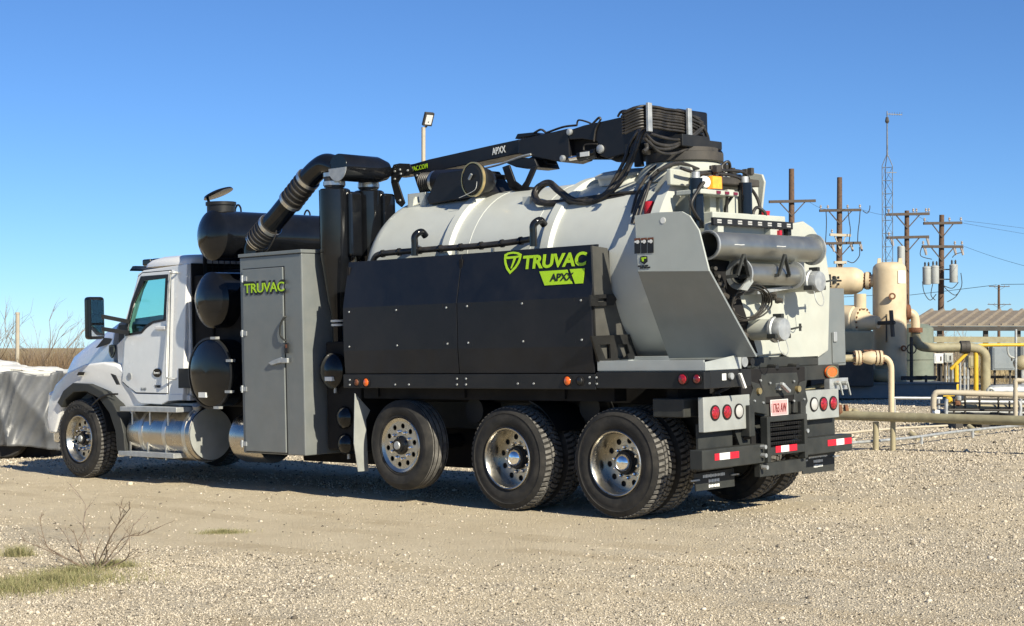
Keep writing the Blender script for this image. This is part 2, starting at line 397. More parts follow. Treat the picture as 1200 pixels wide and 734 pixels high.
def gravel():
    rs = np.random.RandomState(3)
    ph = (1+5**.5)/2
    ico = np.array([(-1, ph, 0), (1, ph, 0), (-1, -ph, 0), (1, -ph, 0), (0, -1, ph), (0, 1, ph), (0, -1, -ph), (0, 1, -ph), (ph, 0, -1), (ph, 0, 1), (-ph, 0, -1), (-ph, 0, 1)])/math.hypot(1, ph)
    oc = np.array([(1, 0, 0), (-1, 0, 0), (0, 1, 0), (0, -1, 0), (0, 0, 1), (0, 0, -1)], float); ocf = np.array([(0, 2, 4), (2, 1, 4), (1, 3, 4), (3, 0, 4), (2, 0, 5), (1, 2, 5), (3, 1, 5), (0, 3, 5)])
    icf = np.array([(0, 11, 5), (0, 5, 1), (0, 1, 7), (0, 7, 10), (0, 10, 11), (1, 5, 9), (5, 11, 4), (11, 10, 2), (10, 7, 6), (7, 1, 8), (3, 9, 4), (3, 4, 2), (3, 2, 6), (3, 6, 8), (3, 8, 9), (4, 9, 5), (2, 4, 11), (6, 2, 10), (8, 6, 7), (9, 8, 1)])
    N = 430000
    D = 8.8 + 34*rs.rand(N)**1.9; X = (rs.rand(N)-.5)*2*(D*.345+.5)
    x = CAM.x + RT.x*X + FH.x*D; y = CAM.y + RT.y*X + FH.y*D
    nz = pt_noise(x, y, .9, 1) + .6*pt_noise(x, y, 3., 2)
    dens = .55 + .35*nz
    yw = y + .9*pt_noise(x, y, .5, 5)
    lane = np.clip((yw+4.6)/.8, 0, 1)*np.clip((-.9-yw)/.8, 0, 1)*np.clip((2.4-x)/2, 0, 1)         # the packed track beside the truck
    dens = dens - .85*lane - .25*((y > -1.6) & (y < 1.6) & (x < 1.0))
    dens = np.where(y < -5, dens+.15, dens)
    wv = y + .5*pt_noise(x, y, .16, 9)
    for c0 in (-2.35, -4.35, -6.6): dens = dens - .22*np.exp(-((wv-c0)/.22)**2)
    keep = rs.rand(N) < np.clip(dens, .03, 1); x, y, D = x[keep], y[keep], D[keep]; n = len(x)
    s = .0033 + .0068*rs.rand(n)**2.6; s = np.where(rs.rand(n) < .008, s*2.2, s); s = s*np.clip(D/12, .8, 2.2)
    z = np.array([gz(a, b) for a, b in zip(x, y)])
    sc = s[:, None]*np.stack([.9+.6*rs.rand(n), .9+.5*rs.rand(n), .6+.45*rs.rand(n)], 1)
    an = rs.rand(n)*6.283; ca, sa = np.cos(an), np.sin(an)
    big = s > .0105*np.clip(D/12, .8, 2.2)
    allv, allf, off = [], [], 0
    for sel, sh, fc in ((big, ico, icf), (~big, oc, ocf)):
        k = int(sel.sum()); q = len(sh)
        v = sh[None]*(1+.5*(rs.rand(k, q, 1)-.5))*sc[sel][:, None]
        tl = (rs.rand(k, 1)-.5)*.35; v[:, :, 2] += v[:, :, 0]*tl
        c1, s1 = ca[sel][:, None], sa[sel][:, None]
        vx = v[:, :, 0]*c1-v[:, :, 1]*s1+x[sel][:, None]; vy = v[:, :, 0]*s1+v[:, :, 1]*c1+y[sel][:, None]
        vz = v[:, :, 2] + (z[sel]+sc[sel][:, 2]*.3)[:, None]
        allv.append(np.stack([vx, vy, vz], 2).reshape(-1, 3)); allf.append((fc[None]+q*np.arange(k)[:, None, None]).reshape(-1, 3)+off); off += k*q
    vs = np.concatenate(allv); fs = np.concatenate(allf)
    m = bpy.data.materials.new('gravel_stone'); m.use_nodes = True; t = m.node_tree; b = t.nodes['Principled BSDF']; b.inputs['Roughness'].default_value = .9; b.inputs['Specular IOR Level'].default_value = .2
    g = t.nodes.new('ShaderNodeNewGeometry'); rp = t.nodes.new('ShaderNodeValToRGB'); e = rp.color_ramp.elements
    stops = [(0, (.06, .052, .04)), (.14, (.20, .17, .13)), (.24, (.42, .365, .28)), (.6, (.53, .465, .36)), (.93, (.59, .525, .42)), (1, (.66, .60, .51))]
    while len(e) < len(stops): e.new(.5)
    for i, (p, c) in enumerate(stops): e[i].position = p; e[i].color = (*c, 1)
    t.links.new(g.outputs['Random Per Island'], rp.inputs[0]); t.links.new(rp.outputs[0], b.inputs['Base Color']); M['gravel_stone'] = m
    o = tris_obj('gravel', vs, fs, 'gravel_stone'); tag(o, 'loose pale gravel stones spread over the yard', 'gravel', kind='stuff')
    print('gravel', n)
gravel()
def blades(name, pts, hmin, hmax, width, lean, cols, label, cat, per=1, seed=1):
    rs = np.random.RandomState(seed); n = len(pts); p = np.array(pts)
    h = hmin+(hmax-hmin)*rs.rand(n)**1.4; a = rs.rand(n)*6.283; l = lean*rs.rand(n); wd = width*(.6+.8*rs.rand(n)); b = rs.rand(n)*6.283
    dx, dy = np.cos(a)*l*h, np.sin(a)*l*h; wx, wy = np.cos(b)*wd, np.sin(b)*wd
    z0 = p[:, 2]
    v = np.stack([np.stack([p[:, 0]-wx, p[:, 1]-wy, z0-.01], 1), np.stack([p[:, 0]+wx, p[:, 1]+wy, z0-.01], 1),
                  np.stack([p[:, 0]+dx*.4+wx*.7, p[:, 1]+dy*.4+wy*.7, z0+h*.6], 1), np.stack([p[:, 0]+dx*.4-wx*.7, p[:, 1]+dy*.4-wy*.7, z0+h*.6], 1),
                  np.stack([p[:, 0]+dx, p[:, 1]+dy, z0+h], 1)], 1).reshape(-1, 3)
    o5 = 5*np.arange(n)[:, None]
    f = np.concatenate([o5+np.array([[0, 1, 2]]), o5+np.array([[0, 2, 3]]), o5+np.array([[3, 2, 4]])], 0)
    mn = name+'_blades'; m = bpy.data.materials.new(mn); m.use_nodes = True; t = m.node_tree; bs = t.nodes['Principled BSDF']; bs.inputs['Roughness'].default_value = .8
    g = t.nodes.new('ShaderNodeNewGeometry'); rp = t.nodes.new('ShaderNodeValToRGB'); e = rp.color_ramp.elements
    while len(e) < len(cols): e.new(.5)
    for i, c in enumerate(cols): e[i].position = i/(len(cols)-1); e[i].color = (*c, 1)
    t.links.new(g.outputs['Random Per Island'], rp.inputs[0]); t.links.new(rp.outputs[0], bs.inputs['Base Color']); M[mn] = m
    o = tris_obj(name, v, f, mn); return tag(o, label, cat, kind='stuff')
def around(px, py, rx, ry, n, seed):
    rs = np.random.RandomState(seed); c = G(px, py); out = []
    for _ in range(n):
        a = rs.rand()*6.283; q = min(1.7, abs(rs.randn())*.62)
        p = c + RT*(math.cos(a)*q*rx) + FH*(math.sin(a)*q*ry); out.append((p.x, p.y, gz(p.x, p.y)))
    return out
GREENS = [(.17, .18, .07), (.28, .26, .12), (.13, .15, .05), (.38, .32, .18), (.22, .21, .09), (.30, .27, .13)]
blades('dry_grass', around(60, 682, .60, .28, 6200, 1) + around(15, 692, .5, .34, 3600, 11) + around(130, 665, .20, .10, 2000, 12) + around(85, 672, .35, .16, 1500, 13), .008, .075, .0017, 1.5, GREENS, 'patch of low dry green grass round the bare thorny shrub', 'grass')
blades('grass_tuft', around(20, 652, .15, .10, 1100, 2), .02, .11, .0016, 1.2, GREENS, 'small dry grass tuft on gravel behind the bare shrub', 'grass')
blades('grass_tuft', around(262, 625, .22, .10, 1300, 3), .008, .05, .0016, 1.4, GREENS, 'flat green grass tuft alone on the gravel track', 'grass')
def twiggy(mb, p, d, ln, r, depth, rnd, spread=.6, n=5, seg=4):
    pts = [p]; q = p.copy(); dd = d.copy()
    for i in range(seg):
        dd = (dd + Vector((rnd.uniform(-1, 1), rnd.uniform(-1, 1), rnd.uniform(-.6, .8)))*.16).normalized(); q = q + dd*(ln/seg); pts.append(q.copy())
    mb.sweep(pts, lambda t: r*(1-.65*t), n=n, k=2)
    if depth > 0:
        for i in range(rnd.choice((2, 3, 3))):
            b = pts[rnd.randint(1, seg)]
            nd = (dd + Vector((rnd.uniform(-1, 1), rnd.uniform(-1, 1), rnd.uniform(-.5, .7)))*spread).normalized()
            twiggy(mb, b, nd, ln*rnd.uniform(.42, .7), r*.55, depth-1, rnd, spread, max(3, n-1), max(2, seg-1))
def bare_shrub(base, h, stems, label, seed, m='twig', depth=3, r=.012, fan=1., group=None, name='bare_shrub'):
    rnd = random.Random(seed); t = thing(name, label, 'shrub', base, group)
    for i in range(stems):
        mb = MB(); a = 6.28*i/stems + rnd.uniform(-.4, .4); o = fan*rnd.uniform(.35, 1.1)
        d = Vector((math.cos(a)*o, math.sin(a)*o, 1)).normalized()
        twiggy(mb, Vector((math.cos(a)*.03, math.sin(a)*.03, -.02)), d, h*rnd.uniform(.5, .8), r*rnd.uniform(.7, 1.1), depth, rnd)
        mb.build('stem', m, t, smooth=60)
    return t
def near_shrub():                              # the thorny bush in the foreground, stems as in the photograph
    b = G(112, 668); t = thing('bare_shrub', 'leafless thorny shrub growing from the low grass on gravel', 'shrub', b)
    rnd = random.Random(5); D = (b-CAM).dot(FW)
    stems = [[(110, 668), (106, 640), (98, 615), (100, 592), (82, 567)], [(112, 668), (122, 645), (135, 620), (146, 604), (153, 595)],
             [(116, 668), (130, 650), (146, 630), (166, 627), (186, 618)], [(106, 667), (96, 650), (84, 640), (74, 622)], [(100, 668), (78, 655), (55, 645), (24, 632)],
             [(98, 666), (70, 650), (54, 638), (46, 605)], [(114, 668), (138, 648), (150, 632), (157, 613)], [(110, 669), (98, 660), (92, 640), (86, 622)], [(118, 668), (140, 660), (150, 652), (152, 640)],
             [(104, 668), (84, 662), (66, 664)], [(112, 668), (124, 652), (126, 636), (140, 610), (140, 594)], [(108, 668), (112, 650), (118, 634)]]
    for i, st in enumerate(stems):
        mb = MB(); off = rnd.uniform(-.16, .16); pts = []
        for j, (px, py) in enumerate(st):
            p = W(px, py, D + off*j/2) - b
            pts.append(p)
        pts[0] = Vector((rnd.uniform(-.04, .04), rnd.uniform(-.04, .04), -.02))
        sp = smooth_path(pts, 4); mb.sweep(pts, lambda u: .0058*(1-.6*u), n=6, k=4)
        for j in range(3, len(sp)-1, 2):
            d = (sp[j+1]-sp[j]).normalized(); nd = (d + Vector((rnd.uniform(-1, 1), rnd.uniform(-1, 1), rnd.uniform(-.3, .8)))).normalized()
            twiggy(mb, sp[j], nd, rnd.uniform(.05, .16), .0032, 1, rnd, .8, 4, 3)
        mb.build('stem', 'twig_grey' if i % 3 == 0 else 'twig', t, smooth=60)
near_shrub()

# ------------------------------------------------------------------ the vacuum truck (own frame: +X to its rear, -Y its left side)
truck = thing('vacuum_truck', 'white, grey and black vacuum excavation truck with boom and debris tank on gravel', 'truck')
truck.matrix_world = TRUCK
T = truck
def ring(cx, cz, r, n, a0=0.): return [(cx+r*math.cos(a0+2*math.pi*i/n), cz+r*math.sin(a0+2*math.pi*i/n)) for i in range(n)]
def bolts(name, pts, nrm, r, h, m, parent, n=6):
    mb = MB(); nrm = Vector(nrm)
    for p in pts: mb.tube(Vector(p)-nrm*.002, Vector(p)+nrm*h, r, r*.85, n)
    o = mb.build(name, m, parent); o['kind'] = 'stuff'; return o

# --- wheels
def tyre_mesh(Rt, w, rim, lug):
    h = w/2; g = .012; tr = Rt-.016 if lug else Rt
    pr = [(rim-.012, -h+.035), (rim+.012, -h+.012), (rim+.03, -h+.014), (rim+.045, -h+.004), (rim+.11, -h-.004), (rim+.118, -h-.001), (Rt-.075, -h-.001), (Rt-.07, -h-.005), (Rt-.045, -h+.006), (Rt-.018, -h+.022), (tr, -h+.04)]
    if not lug:
        for q in (-.30, -.10, .10, .30):
            y = q*w; pr += [(Rt, y-.007), (Rt-g, y-.005), (Rt-g, y+.005), (Rt, y+.007)]
    pr += [(r, -y) for r, y in reversed(pr[:11])]
    me = MB().lathe(pr, (0, 0, 0), (0, 1, 0), 72, caps=False, loop=True).mesh('tyre', 38)
    me.materials.append(M['tyre']); me.materials.append(M['tread'])
    for po in me.polygons:
        c = po.center
        if not lug and math.hypot(c.x, c.z) > Rt-.008 and abs(po.normal.y) < .6: po.material_index = 1
    return me
def lug_mesh(Rt, w, n=58):
    mb = MB(); h = w/2
    for k in range(n):
        for (y0, y1, ph, cw) in ((-h+.016, -h+.083, 0, .56), (h-.083, h-.016, .5, .56), (-h+.098, -.010, .35, .72), (.010, h-.098, .85, .72)):
            a0 = 2*math.pi*(k+ph)/n; da = math.pi/n*cw; sk = .02*(1 if y0 < 0 else -1)
            vs = []
            for r in (Rt-.02, Rt):
                for (aa, y) in ((a0-da, y0), (a0+da, y0), (a0+da+sk, y1), (a0-da+sk, y1)):
                    rr = r
                    if r == Rt and abs(y) > h-.03: rr = Rt-.014
                    vs.append((rr*math.cos(aa), y, rr*math.sin(aa)))
            mb.add(vs, [(0, 1, 2, 3), (7, 6, 5, 4), (0, 4, 5, 1), (1, 5, 6, 2), (2, 6, 7, 3), (3, 7, 4, 0)])
    return mb.mesh('tread_blocks', 0)
def disc(mb, r0, r1, y, th, nh, hr, hrad):
    o = [(r1*math.cos(2*math.pi*i/64), y, r1*math.sin(2*math.pi*i/64)) for i in range(64)]
    hs = [[(x, y, z) for x, z in ring(hrad*math.cos(2*math.pi*(k+.5)/nh), hrad*math.sin(2*math.pi*(k+.5)/nh), hr, 14)] for k in range(nh)]
    hs.append([(x, y, z) for x, z in ring(0, 0, r0, 32)])
    mb.plate(o, hs, (0, th, 0))
def make_wheel(kind):
    sub = []
    if kind == 'drive': Rt, w, rim, lug = .515, .28, .292, True
    elif kind == 'steer': Rt, w, rim, lug = .515, .31, .292, True
    elif kind == 'lift': Rt, w, rim, lug = .472, .30, .29, False
    else: Rt, w, rim, lug = .515, .28, .292, True
    mb = MB(); h = w/2
    if kind == 'drive':
        mb.lathe([(.283, -.125), (.300, -.128), (.304, -.138), (.297, -.145), (.288, -.141), (.276, -.118), (.268, -.06), (.262, .0), (.258, .03), (.27, .03), (.285, -.1)], (0, 0, 0), (0, 1, 0), 64, caps=False, loop=True)
        disc(mb, .10, .2585, .028, .012, 10, .029, .205)
    elif kind == 'lift':
        mb.lathe([(.27, -.10), (.286, -.118), (.292, -.128), (.284, -.137), (.274, -.132), (.262, -.122), (.25, -.118), (.25, -.10)], (0, 0, 0), (0, 1, 0), 64, caps=False, loop=True)
        disc(mb, .085, .252, -.118, .014, 10, .028, .203)
    elif kind == 'steer':
        mb.lathe([(.283, -.135), (.302, -.140), (.306, -.152), (.297, -.160), (.287, -.155), (.272, -.125), (.258, -.085), (.25, -.066), (.25, -.05), (.28, -.10)], (0, 0, 0), (0, 1, 0), 64, caps=False, loop=True)
        disc(mb, .085, .252, -.07, .014, 10, .026, .205)
    else:
        mb.lathe([(.300, -.138), (.292, -.145), (.27, -.10), (.258, .09), (.09, .10), (.09, .115), (.27, .105)], (0, 0, 0), (0, 1, 0), 48, caps=False, loop=True)
    o = mb.build('wheel', 'rim_alu' if kind != 'inner' else 'frame_black', T, smooth=35)
    obj('tyre', tyre_mesh(Rt, w, rim, lug), 'tyre', o)
    if lug: obj('tread_blocks', lug_mesh(Rt, w), 'tread', o)['kind'] = 'stuff'
    if kind == 'inner': return o
    y = {'drive': .028, 'lift': -.118, 'steer': -.07}[kind]
    MB().lathe([(.0, .13), (.24, .13), (.24, .045 if kind == 'drive' else .0), (0, .045 if kind == 'drive' else .0)], (0, 0, 0), (0, 1, 0), 32, caps=False).build('brake_drum', 'black_matte', o)
    nm = MB()
    for k in range(10):
        a = 2*math.pi*k/10; x, z = .143*math.cos(a), .143*math.sin(a)
        L_ = .055 if kind == 'steer' else .032
        nm.lathe([(.021, 0), (.017, -.006), (.016, -L_*.8), (.009, -L_)], (x, y, z), (0, 1, 0), 8)
    nm.build('wheel_nuts', 'chrome', o)['kind'] = 'stuff'
    if kind == 'drive':
        MB().lathe([(.118, 0), (.118, -.02), (.108, -.035), (.103, -.05), (.0, -.05)], (0, y, 0), (0, 1, 0), 32).build('hub', 'black_satin', o)
        MB().lathe([(.084, -.05), (.084, -.062), (.078, -.075), (.060, -.093), (.034, -.102), (0, -.105)], (0, y, 0), (0, 1, 0), 32).build('hub_cap', 'chrome', o, smooth=50)
    else:
        MB().lathe([(.10, 0), (.10, -.012), (.078, -.03), (.07, -.06), (.0, -.06)], (0, y, 0), (0, 1, 0), 32).build('hub', 'black_gloss', o)
        MB().lathe([(.045, -.06), (.04, -.072), (.0, -.075)], (0, y, 0), (0, 1, 0), 20).build('hub_cap', 'galv', o)
    return o
wd = make_wheel('drive'); wi = make_wheel('inner'); wl = make_wheel('lift'); wst = make_wheel('steer')
XF, XP, XT1, XT2 = -9.01, -2.92, -1.371, 0.
def put(o, x, y, z, flip, first, spin=0.):
    c = o if first else copy_tree(o, T)
    c.location = (x, y, z); c.rotation_euler = (0, spin, math.pi if flip else 0); return c
put(wd, XT2, -1.065, .515, False, True, .2); put(wi, XT2, -.73, .515, False, True)
for x, s_p in ((XT1, .5),): put(wd, x, -1.065, .515, False, False, s_p); put(wi, x, -.73, .515, False, False, .1)
for x in (XT1, XT2): put(wd, x, 1.065, .515, True, False, .3); put(wi, x, .73, .515, True, False, .7)
put(wl, XP, -1.05, .60, False, True, .15); put(wl, XP, 1.05, .60, True, False, .4)
put(wst, XF, -1.05, .515, False, True, .1); put(wst, XF, 1.05, .515, True, False, .5)
def sidewall_text(s, par, r, y, a_mid, span, hgt):              # raised lettering round a sidewall
    o = lettering(s, 'sidewall_lettering', 'tyre_lettering', par, (0, 0, 0), (1, 0, 0), (0, 0, 1), 1., hgt, .0, .004)
    for v in o.data.vertices:
        a = a_mid + span/2 - v.co.x*span; rr = r+v.co.z
        v.co = (rr*math.cos(a), y+v.co.y, rr*math.sin(a))
    return o
sidewall_text('GOODYEAR', wst, .385, -.157, R(90), R(80), .055)
sidewall_text('GOODYEAR', wst, .385, -.157, R(270), R(80), .055)

# --- chassis
for s in (-1, 1):
    MB().box(-9.7, 1.0, s*.43-.045, s*.43+.045, .74, 1.03).build('frame_rail', 'frame_black', T, bevel=.01)
for x in (-8.2, -6.2, -4.6, -3.6, -2.2, -.68, .75):
    MB().box(x-.05, x+.05, -.385, .385, .78, 1.0).build('cross_member', 'frame_black', T)
for x in (XT1, XT2):
    mb = MB(); mb.tube((x, -.9, .515), (x, .9, .515), .085, n=14); mb.lathe([(.05, -.2), (.2, -.12), (.23, 0), (.2, .12), (.05, .2)], (x, 0, .53), (1, 0, 0), 20)
    mb.build('drive_axle', 'black_matte', T)
    for s in (-1, 1): MB().box(x-.09, x+.09, s*.43-.12, s*.43+.12, .6, .74).build('spring_seat', 'frame_black', T)
for s in (-1, 1): MB().prism([(-1.75, s*.5-.05, .66), (-1.0, s*.5-.05, .6), (-.68, s*.5-.05, .78), (-.37, s*.5-.05, .6), (.38, s*.5-.05, .66), (.38, s*.5-.05, .72), (-.68, s*.5-.05, .92), (-1.75, s*.5-.05, .72)], (0, .1, 0)).build('leaf_spring', 'frame_black', T)
MB().tube((XP, -.9, .60), (XP, .9, .60), .075, n=12).build('lift_axle', 'black_matte', T)
MB().tube((XF, -.9, .5), (XF, .9, .5), .06, n=12).build('front_axle', 'black_matte', T)
MB().tube((-7.4, 0, .72), (-1.5, 0, .58), .06, n=12).build('drive_shaft', 'black_matte', T)
MB().box(-9.6, -8.3, -.36, .36, .62, 1.3).build('engine_block', 'black_matte', T, bevel=.05)
MB().box(-3.75, -1.95, -.30, .95, .30, 1.0).build('equipment_box', 'black_matte', T, bevel=.02)
MB().box(-5.4, -3.75, -.45, 1.1, .30, 1.0).build('equipment_box', 'black_matte', T, bevel=.02)
MB().box(-7.9, -5.7, .50, 1.2, .32, .95).build('equipment_box', 'black_matte', T, bevel=.05)
MB().box(-.95, -.4, -.35, .35, .45, .8).build('suspension_saddle', 'black_matte', T, bevel=.03)
MB().box(-3.6, .95, -.55, .55, 1.03, 1.36).build('tank_cradle', 'black_matte', T, bevel=.01)
for s in (-1, 1):
    MB().box(-3.6, -.1, s*.98-.09, s*.98+.09, 1.08, 1.34).build('body_beam', 'black_matte', T)
for x in (-3.4, -2.1, -.75, .6): MB().box(x-.06, x+.06, -1.1, 1.1, 1.10, 1.30).build('cross_beam', 'black_matte', T)
for (x, z) in ((-2.25, .95), (-.68, 1.0)):
    MB().tube((x, -.75, z), (x, .75, z), .13, n=20).build('air_tank', 'black_satin', T)
# quarter fenders over the tandem
for s in (-1, 1):
    for xc in (XT1, XT2):
        pts = [(xc+.56*math.cos(a), .515+.58*math.sin(a)) for a in np.linspace(R(28), R(75), 8)]
        ins = [(x*1., z-.012) for x, z in reversed(pts)]
        y0 = -1.02 if s < 0 else .40
        if xc == XT1: MB().prism([(x, y0, z) for x, z in pts+ins], (0, .62, 0)).build('mudguard', 'black_satin', T)

# --- cab, bonnet, wings
def yc(z): return 1.065-.035*(z-1.0)
cab = None
S0 = [(143, 447), (146, 392), (149, 378), (160, 321), (166, 317), (217, 309), (217, 468), (163, 468)]
def side(pts, y): return [Vector((L(px, py, 'y', y).x, 0, L(px, py, 'y', y).z)) for px, py in pts]
so2 = side(S0, -1.03)
winpx = [(169, 329), (194, 326), (193, 374), (181, 376), (173, 381), (167, 388), (152, 391), (151, 384), (157, 356)]
wn2 = side(winpx, -1.03)
def onside(pts, s, off=0.): return [Vector((p.x, s*(yc(p.z)+off), p.z)) for p in pts]
cabp = MB()
for s in (-1, 1): cabp.plate(onside(so2, s), [onside(wn2, s)], (0, -s*.05, 0))
xr = so2[5].x; xf = so2[0].x
zb = so2[6].z; zt = so2[5].z
cabp.box(xr-.04, xr, -yc(2)+.05, yc(2)-.05, zb, zt)                                    # rear wall
cabp.box(xf, xr, -1.0, 1.0, zb-.02, zb+.05)                                          # floor
cab = cabp.build('cab', 'white_paint', T, bevel=.012)
rr = []                                                                            # roof
x0r, x1r = so2[4].x-.02, xr+.02; y_ = yc(zt)
for (dz, ins, dxf) in ((-.005, 0, 0), (.03, .0, .02), (.075, .025, .09), (.115, .10, .25), (.128, .3, .5)):
    ring_ = []
    hw = y_-ins; xa = x0r+dxf; xb_ = x1r-ins*.5; zz = max(zt, so2[4].z)+dz; rc = .12
    for (cx, cy, a0) in ((xb_-rc, hw-rc, 0), (xa+rc, hw-rc, 90), (xa+rc, -hw+rc, 180), (xb_-rc, -hw+rc, 270)):
        for q in range(5):
            a = R(a0+q*22.5); ring_.append(Vector((cx+rc*math.cos(a), cy+rc*math.sin(a), zz)))
    rr.append(ring_)
MB().loft(rr).build('roof', 'white_paint', cab, smooth=50)
for px in (187, 176):                                                            # roof marker lights
    p = L(px, 306, 'y', -.6); MB().box(p.x-.10, p.x+.08, -.66, -.5, 2.74, 2.825).build('marker_light', 'black_gloss', cab, bevel=.02)
p = L(164, 317, 'y', -.75)
MB().prism([(p.x-.01, -.9, p.z-.01), (p.x+.06, -.9, p.z+.05), (p.x+.12, -.9, p.z+.05), (p.x+.0, -.9, p.z+.005)], (0, 1.8, 0)).build('sun_visor', 'black_gloss', cab)
# glass and frames
frm = side([(165, 324), (197, 321.5), (195.5, 376), (181, 379), (174, 384), (168, 391), (148.5, 394), (148.5, 384), (155, 354)], -1.03)
for s in (-1, 1):
    f_ = MB().plate(onside(frm, s, .022), [onside(wn2, s, .022)], (0, -s*.03, 0)).build('window_frame', 'black_satin', cab)
    g_ = MB().plate(onside(wn2, s, -.004), [], (0, -s*.006, 0)).build('side_window', 'tint_glass', cab, smooth=0)
ws = [(so2[2].x+.02, so2[2].z+.02), (so2[3].x+.05, so2[3].z-.02)]
MB().add([(ws[0][0], -.98, ws[0][1]), (ws[0][0], .98, ws[0][1]), (ws[1][0], .93, ws[1][1]), (ws[1][0], -.93, ws[1][1])], [(0, 1, 2, 3)]).build('windscreen', 'tint_glass', cab)
for s in (-1, 1): MB().bar((ws[0][0], s*1.0, ws[0][1]), (ws[1][0], s*.96, ws[1][1]), .09, .07).build('pillar', 'white_paint', cab)
MB().box(xf+.05, xf+.5, -.95, .95, 1.5, 1.86).build('dashboard', 'cab_dark', cab, bevel=.04)
for y in (-.5, .5):
    mb = MB(); mb.box(-7.55, -7.05, y-.26, y+.26, 1.35, 1.55); mb.box(-7.2, -7.05, y-.25, y+.25, 1.5, 2.15); mb.box(-7.19, -7.08, y-.13, y+.13, 2.15, 2.38)
    mb.build('seat', 'cab_dark', cab, bevel=.04)
mb = MB(); mb.lathe([(.21+.016*math.cos(a), .016*math.sin(a)) for a in np.linspace(0, 2*math.pi, 9)[:-1]], (-7.72, -.5, 1.78), (.85, 0, .5), 24, loop=True); mb.build('steering_wheel', 'cab_dark', cab)
# door: raised leaf with seam
dr = side([(146.5, 447), (148, 396), (151, 380), (161, 325), (166, 320.5), (198.5, 317.5), (199.5, 461), (163, 460), (152, 452)], -1.03)
dr_s = side([(145.8, 448), (147.2, 396), (150, 379), (160.2, 323.8), (165.5, 319.3), (199.5, 316.3), (200.6, 462.3), (162.5, 461.2), (151.2, 453.2)], -1.03)
MB().plate(onside(dr_s, -1, .0015), [onside(wn2, -1, .0015)], (0, .001, 0)).build('door_seam', 'ink', cab)
door = MB().plate(onside(dr, -1, .016), [onside(wn2, -1, .016)], (0, .0155, 0)).build('door', 'white_paint', T, bevel=.006)
def onside_px(px, py, off): p = L(px, py, 'y', -1.04); return Vector((p.x, -(yc(p.z)+off), p.z))
p = onside_px(193, 385, .02); MB().box(p.x-.15, p.x+.06, p.y-.03, p.y, p.z-.02, p.z+.03).build('door_handle', 'white_paint', door, bevel=.012)
h0 = onside_px(203.5, 322, .03); h1 = onside_px(201.5, 440, .03)
MB().sweep([h0+V(.05, .05, .02), h0+V(.03, -.03, .02), h0+V(-.02, -.04, -.04), V(h1.x-.01, h0.y-.04, (h0.z+h1.z)/2), h1+V(0, -.04, .05), h1+V(.04, -.03, -.03), h1+V(.12, .05, -.04)], .014, n=8).build('grab_handle', 'galv', cab)
# emblems on the door
p = onside_px(187, 437, .021)
pts = [(p.x+.085*math.cos(a), p.y, p.z+.055*math.sin(a)) for a in np.linspace(0, 2*math.pi, 25)[:-1]]
e_ = MB().prism(pts, (0, -.006, 0)).build('oval_badge', 'black_gloss', door)
lettering('Kenworth', 'badge_lettering', 'white_ink', e_, p+V(-.066, -.007, -.014), (1, 0, 0), (0, 0, 1), .13, .03, .02, shear=.2)
p = onside_px(184, 454.5, .018); lettering('T880', 'door_lettering', 'ink', door, p, (1, 0, 0), (0, 0, 1), .13, .035, .02)
p = onside_px(168, 457.5, .018); lettering('76 HD', 'door_lettering', 'yard_grey', door, p, (1, 0, 0), (0, 0, 1), .12, .035, .01)
p = onside_px(154.5, 441, .017); MB().tube(p, p+V(0, -.008, 0), .045, n=20).build('door_lock', 'galv', door)
# cab corner behind the door, tapering in towards the rear
q = side([(199.8, 317), (216.8, 309.5), (216.8, 462), (200.8, 463)], -1.03); tp = onside(q, -1, .014); tp[1].y += .075; tp[2].y += .075
MB().prism(tp, (0, .06, 0)).build('cab_corner', 'white_paint', cab, bevel=.01)
# sill under the door
q = side([(152, 452), (163, 461.5), (217, 462), (217, 469), (200, 470), (192, 474), (168, 473), (164, 470)], -1.03)
MB().prism(onside(q, -1, .008), (0, .3, 0)).build('cab_sill', 'white_paint', cab, bevel=.01)
# bonnet
hp = [(149, 375), (135, 384), (120, 393), (103, 404), (88, 415), (83, 421), (82, 440)]
hq = [L(px, py, 'y', -.72+.10*i/6) for i, (px, py) in enumerate(hp)]
rings = []
for i, p in enumerate(hq):
    hw = .94-.26*i/6; zt_ = p.z; x = p.x; zl = 1.05
    r_ = [Vector((x, -hw, zl)), Vector((x, -hw, zt_-.30)), Vector((x, -hw+.03, zt_-.16)), Vector((x, -hw+.10, zt_-.04)), Vector((x, -hw+.22, zt_)), Vector((x, -.2, zt_+.06))]
    r_ += [Vector((v.x, -v.y, v.z)) for v in reversed(r_)]; rings.append(r_)
hood = MB().loft(rings).build('bonnet', 'white_paint', T, smooth=40)
x_ = hq[-1].x
MB().box(x_-.06, x_+.02, -.5, .5, .8, 1.5).build('grille', 'chrome', hood, bevel=.02)
# cowl between bonnet and windscreen
c0 = L(148, 378, 'y', -.9); MB().box(c0.x-.12, c0.x+.25, -.94, .94, 1.5, c0.z-.03).build('cowl', 'black_satin', hood)
p0 = L(113, 409, 'y', -.98); MB().prism([L(112, 408, 'y', -.92), L(122, 396, 'y', -.92), L(131, 397, 'y', -.92), L(131, 402, 'y', -.92)], (0, .02, 0)).build('air_intake', 'black_satin', hood)
sh = [L(px, py, 'y', -.97) for px, py in ((128.5, 405), (132, 404), (135.5, 404.5), (135.5, 413), (134, 417), (132, 420), (129.8, 417.5), (128.3, 413))]
e_ = MB().prism(sh, (0, -.012, 0)).build('shield_badge', 'ink', hood)
cc = sum(sh, Vector())/len(sh)
MB().plate([cc+(p-cc)*.86+V(0, -.013, 0) for p in sh], [[cc+(p-cc)*.72+V(0, -.013, 0) for p in sh]], (0, -.003, 0)).build('badge_ring', 'green_paint', e_)
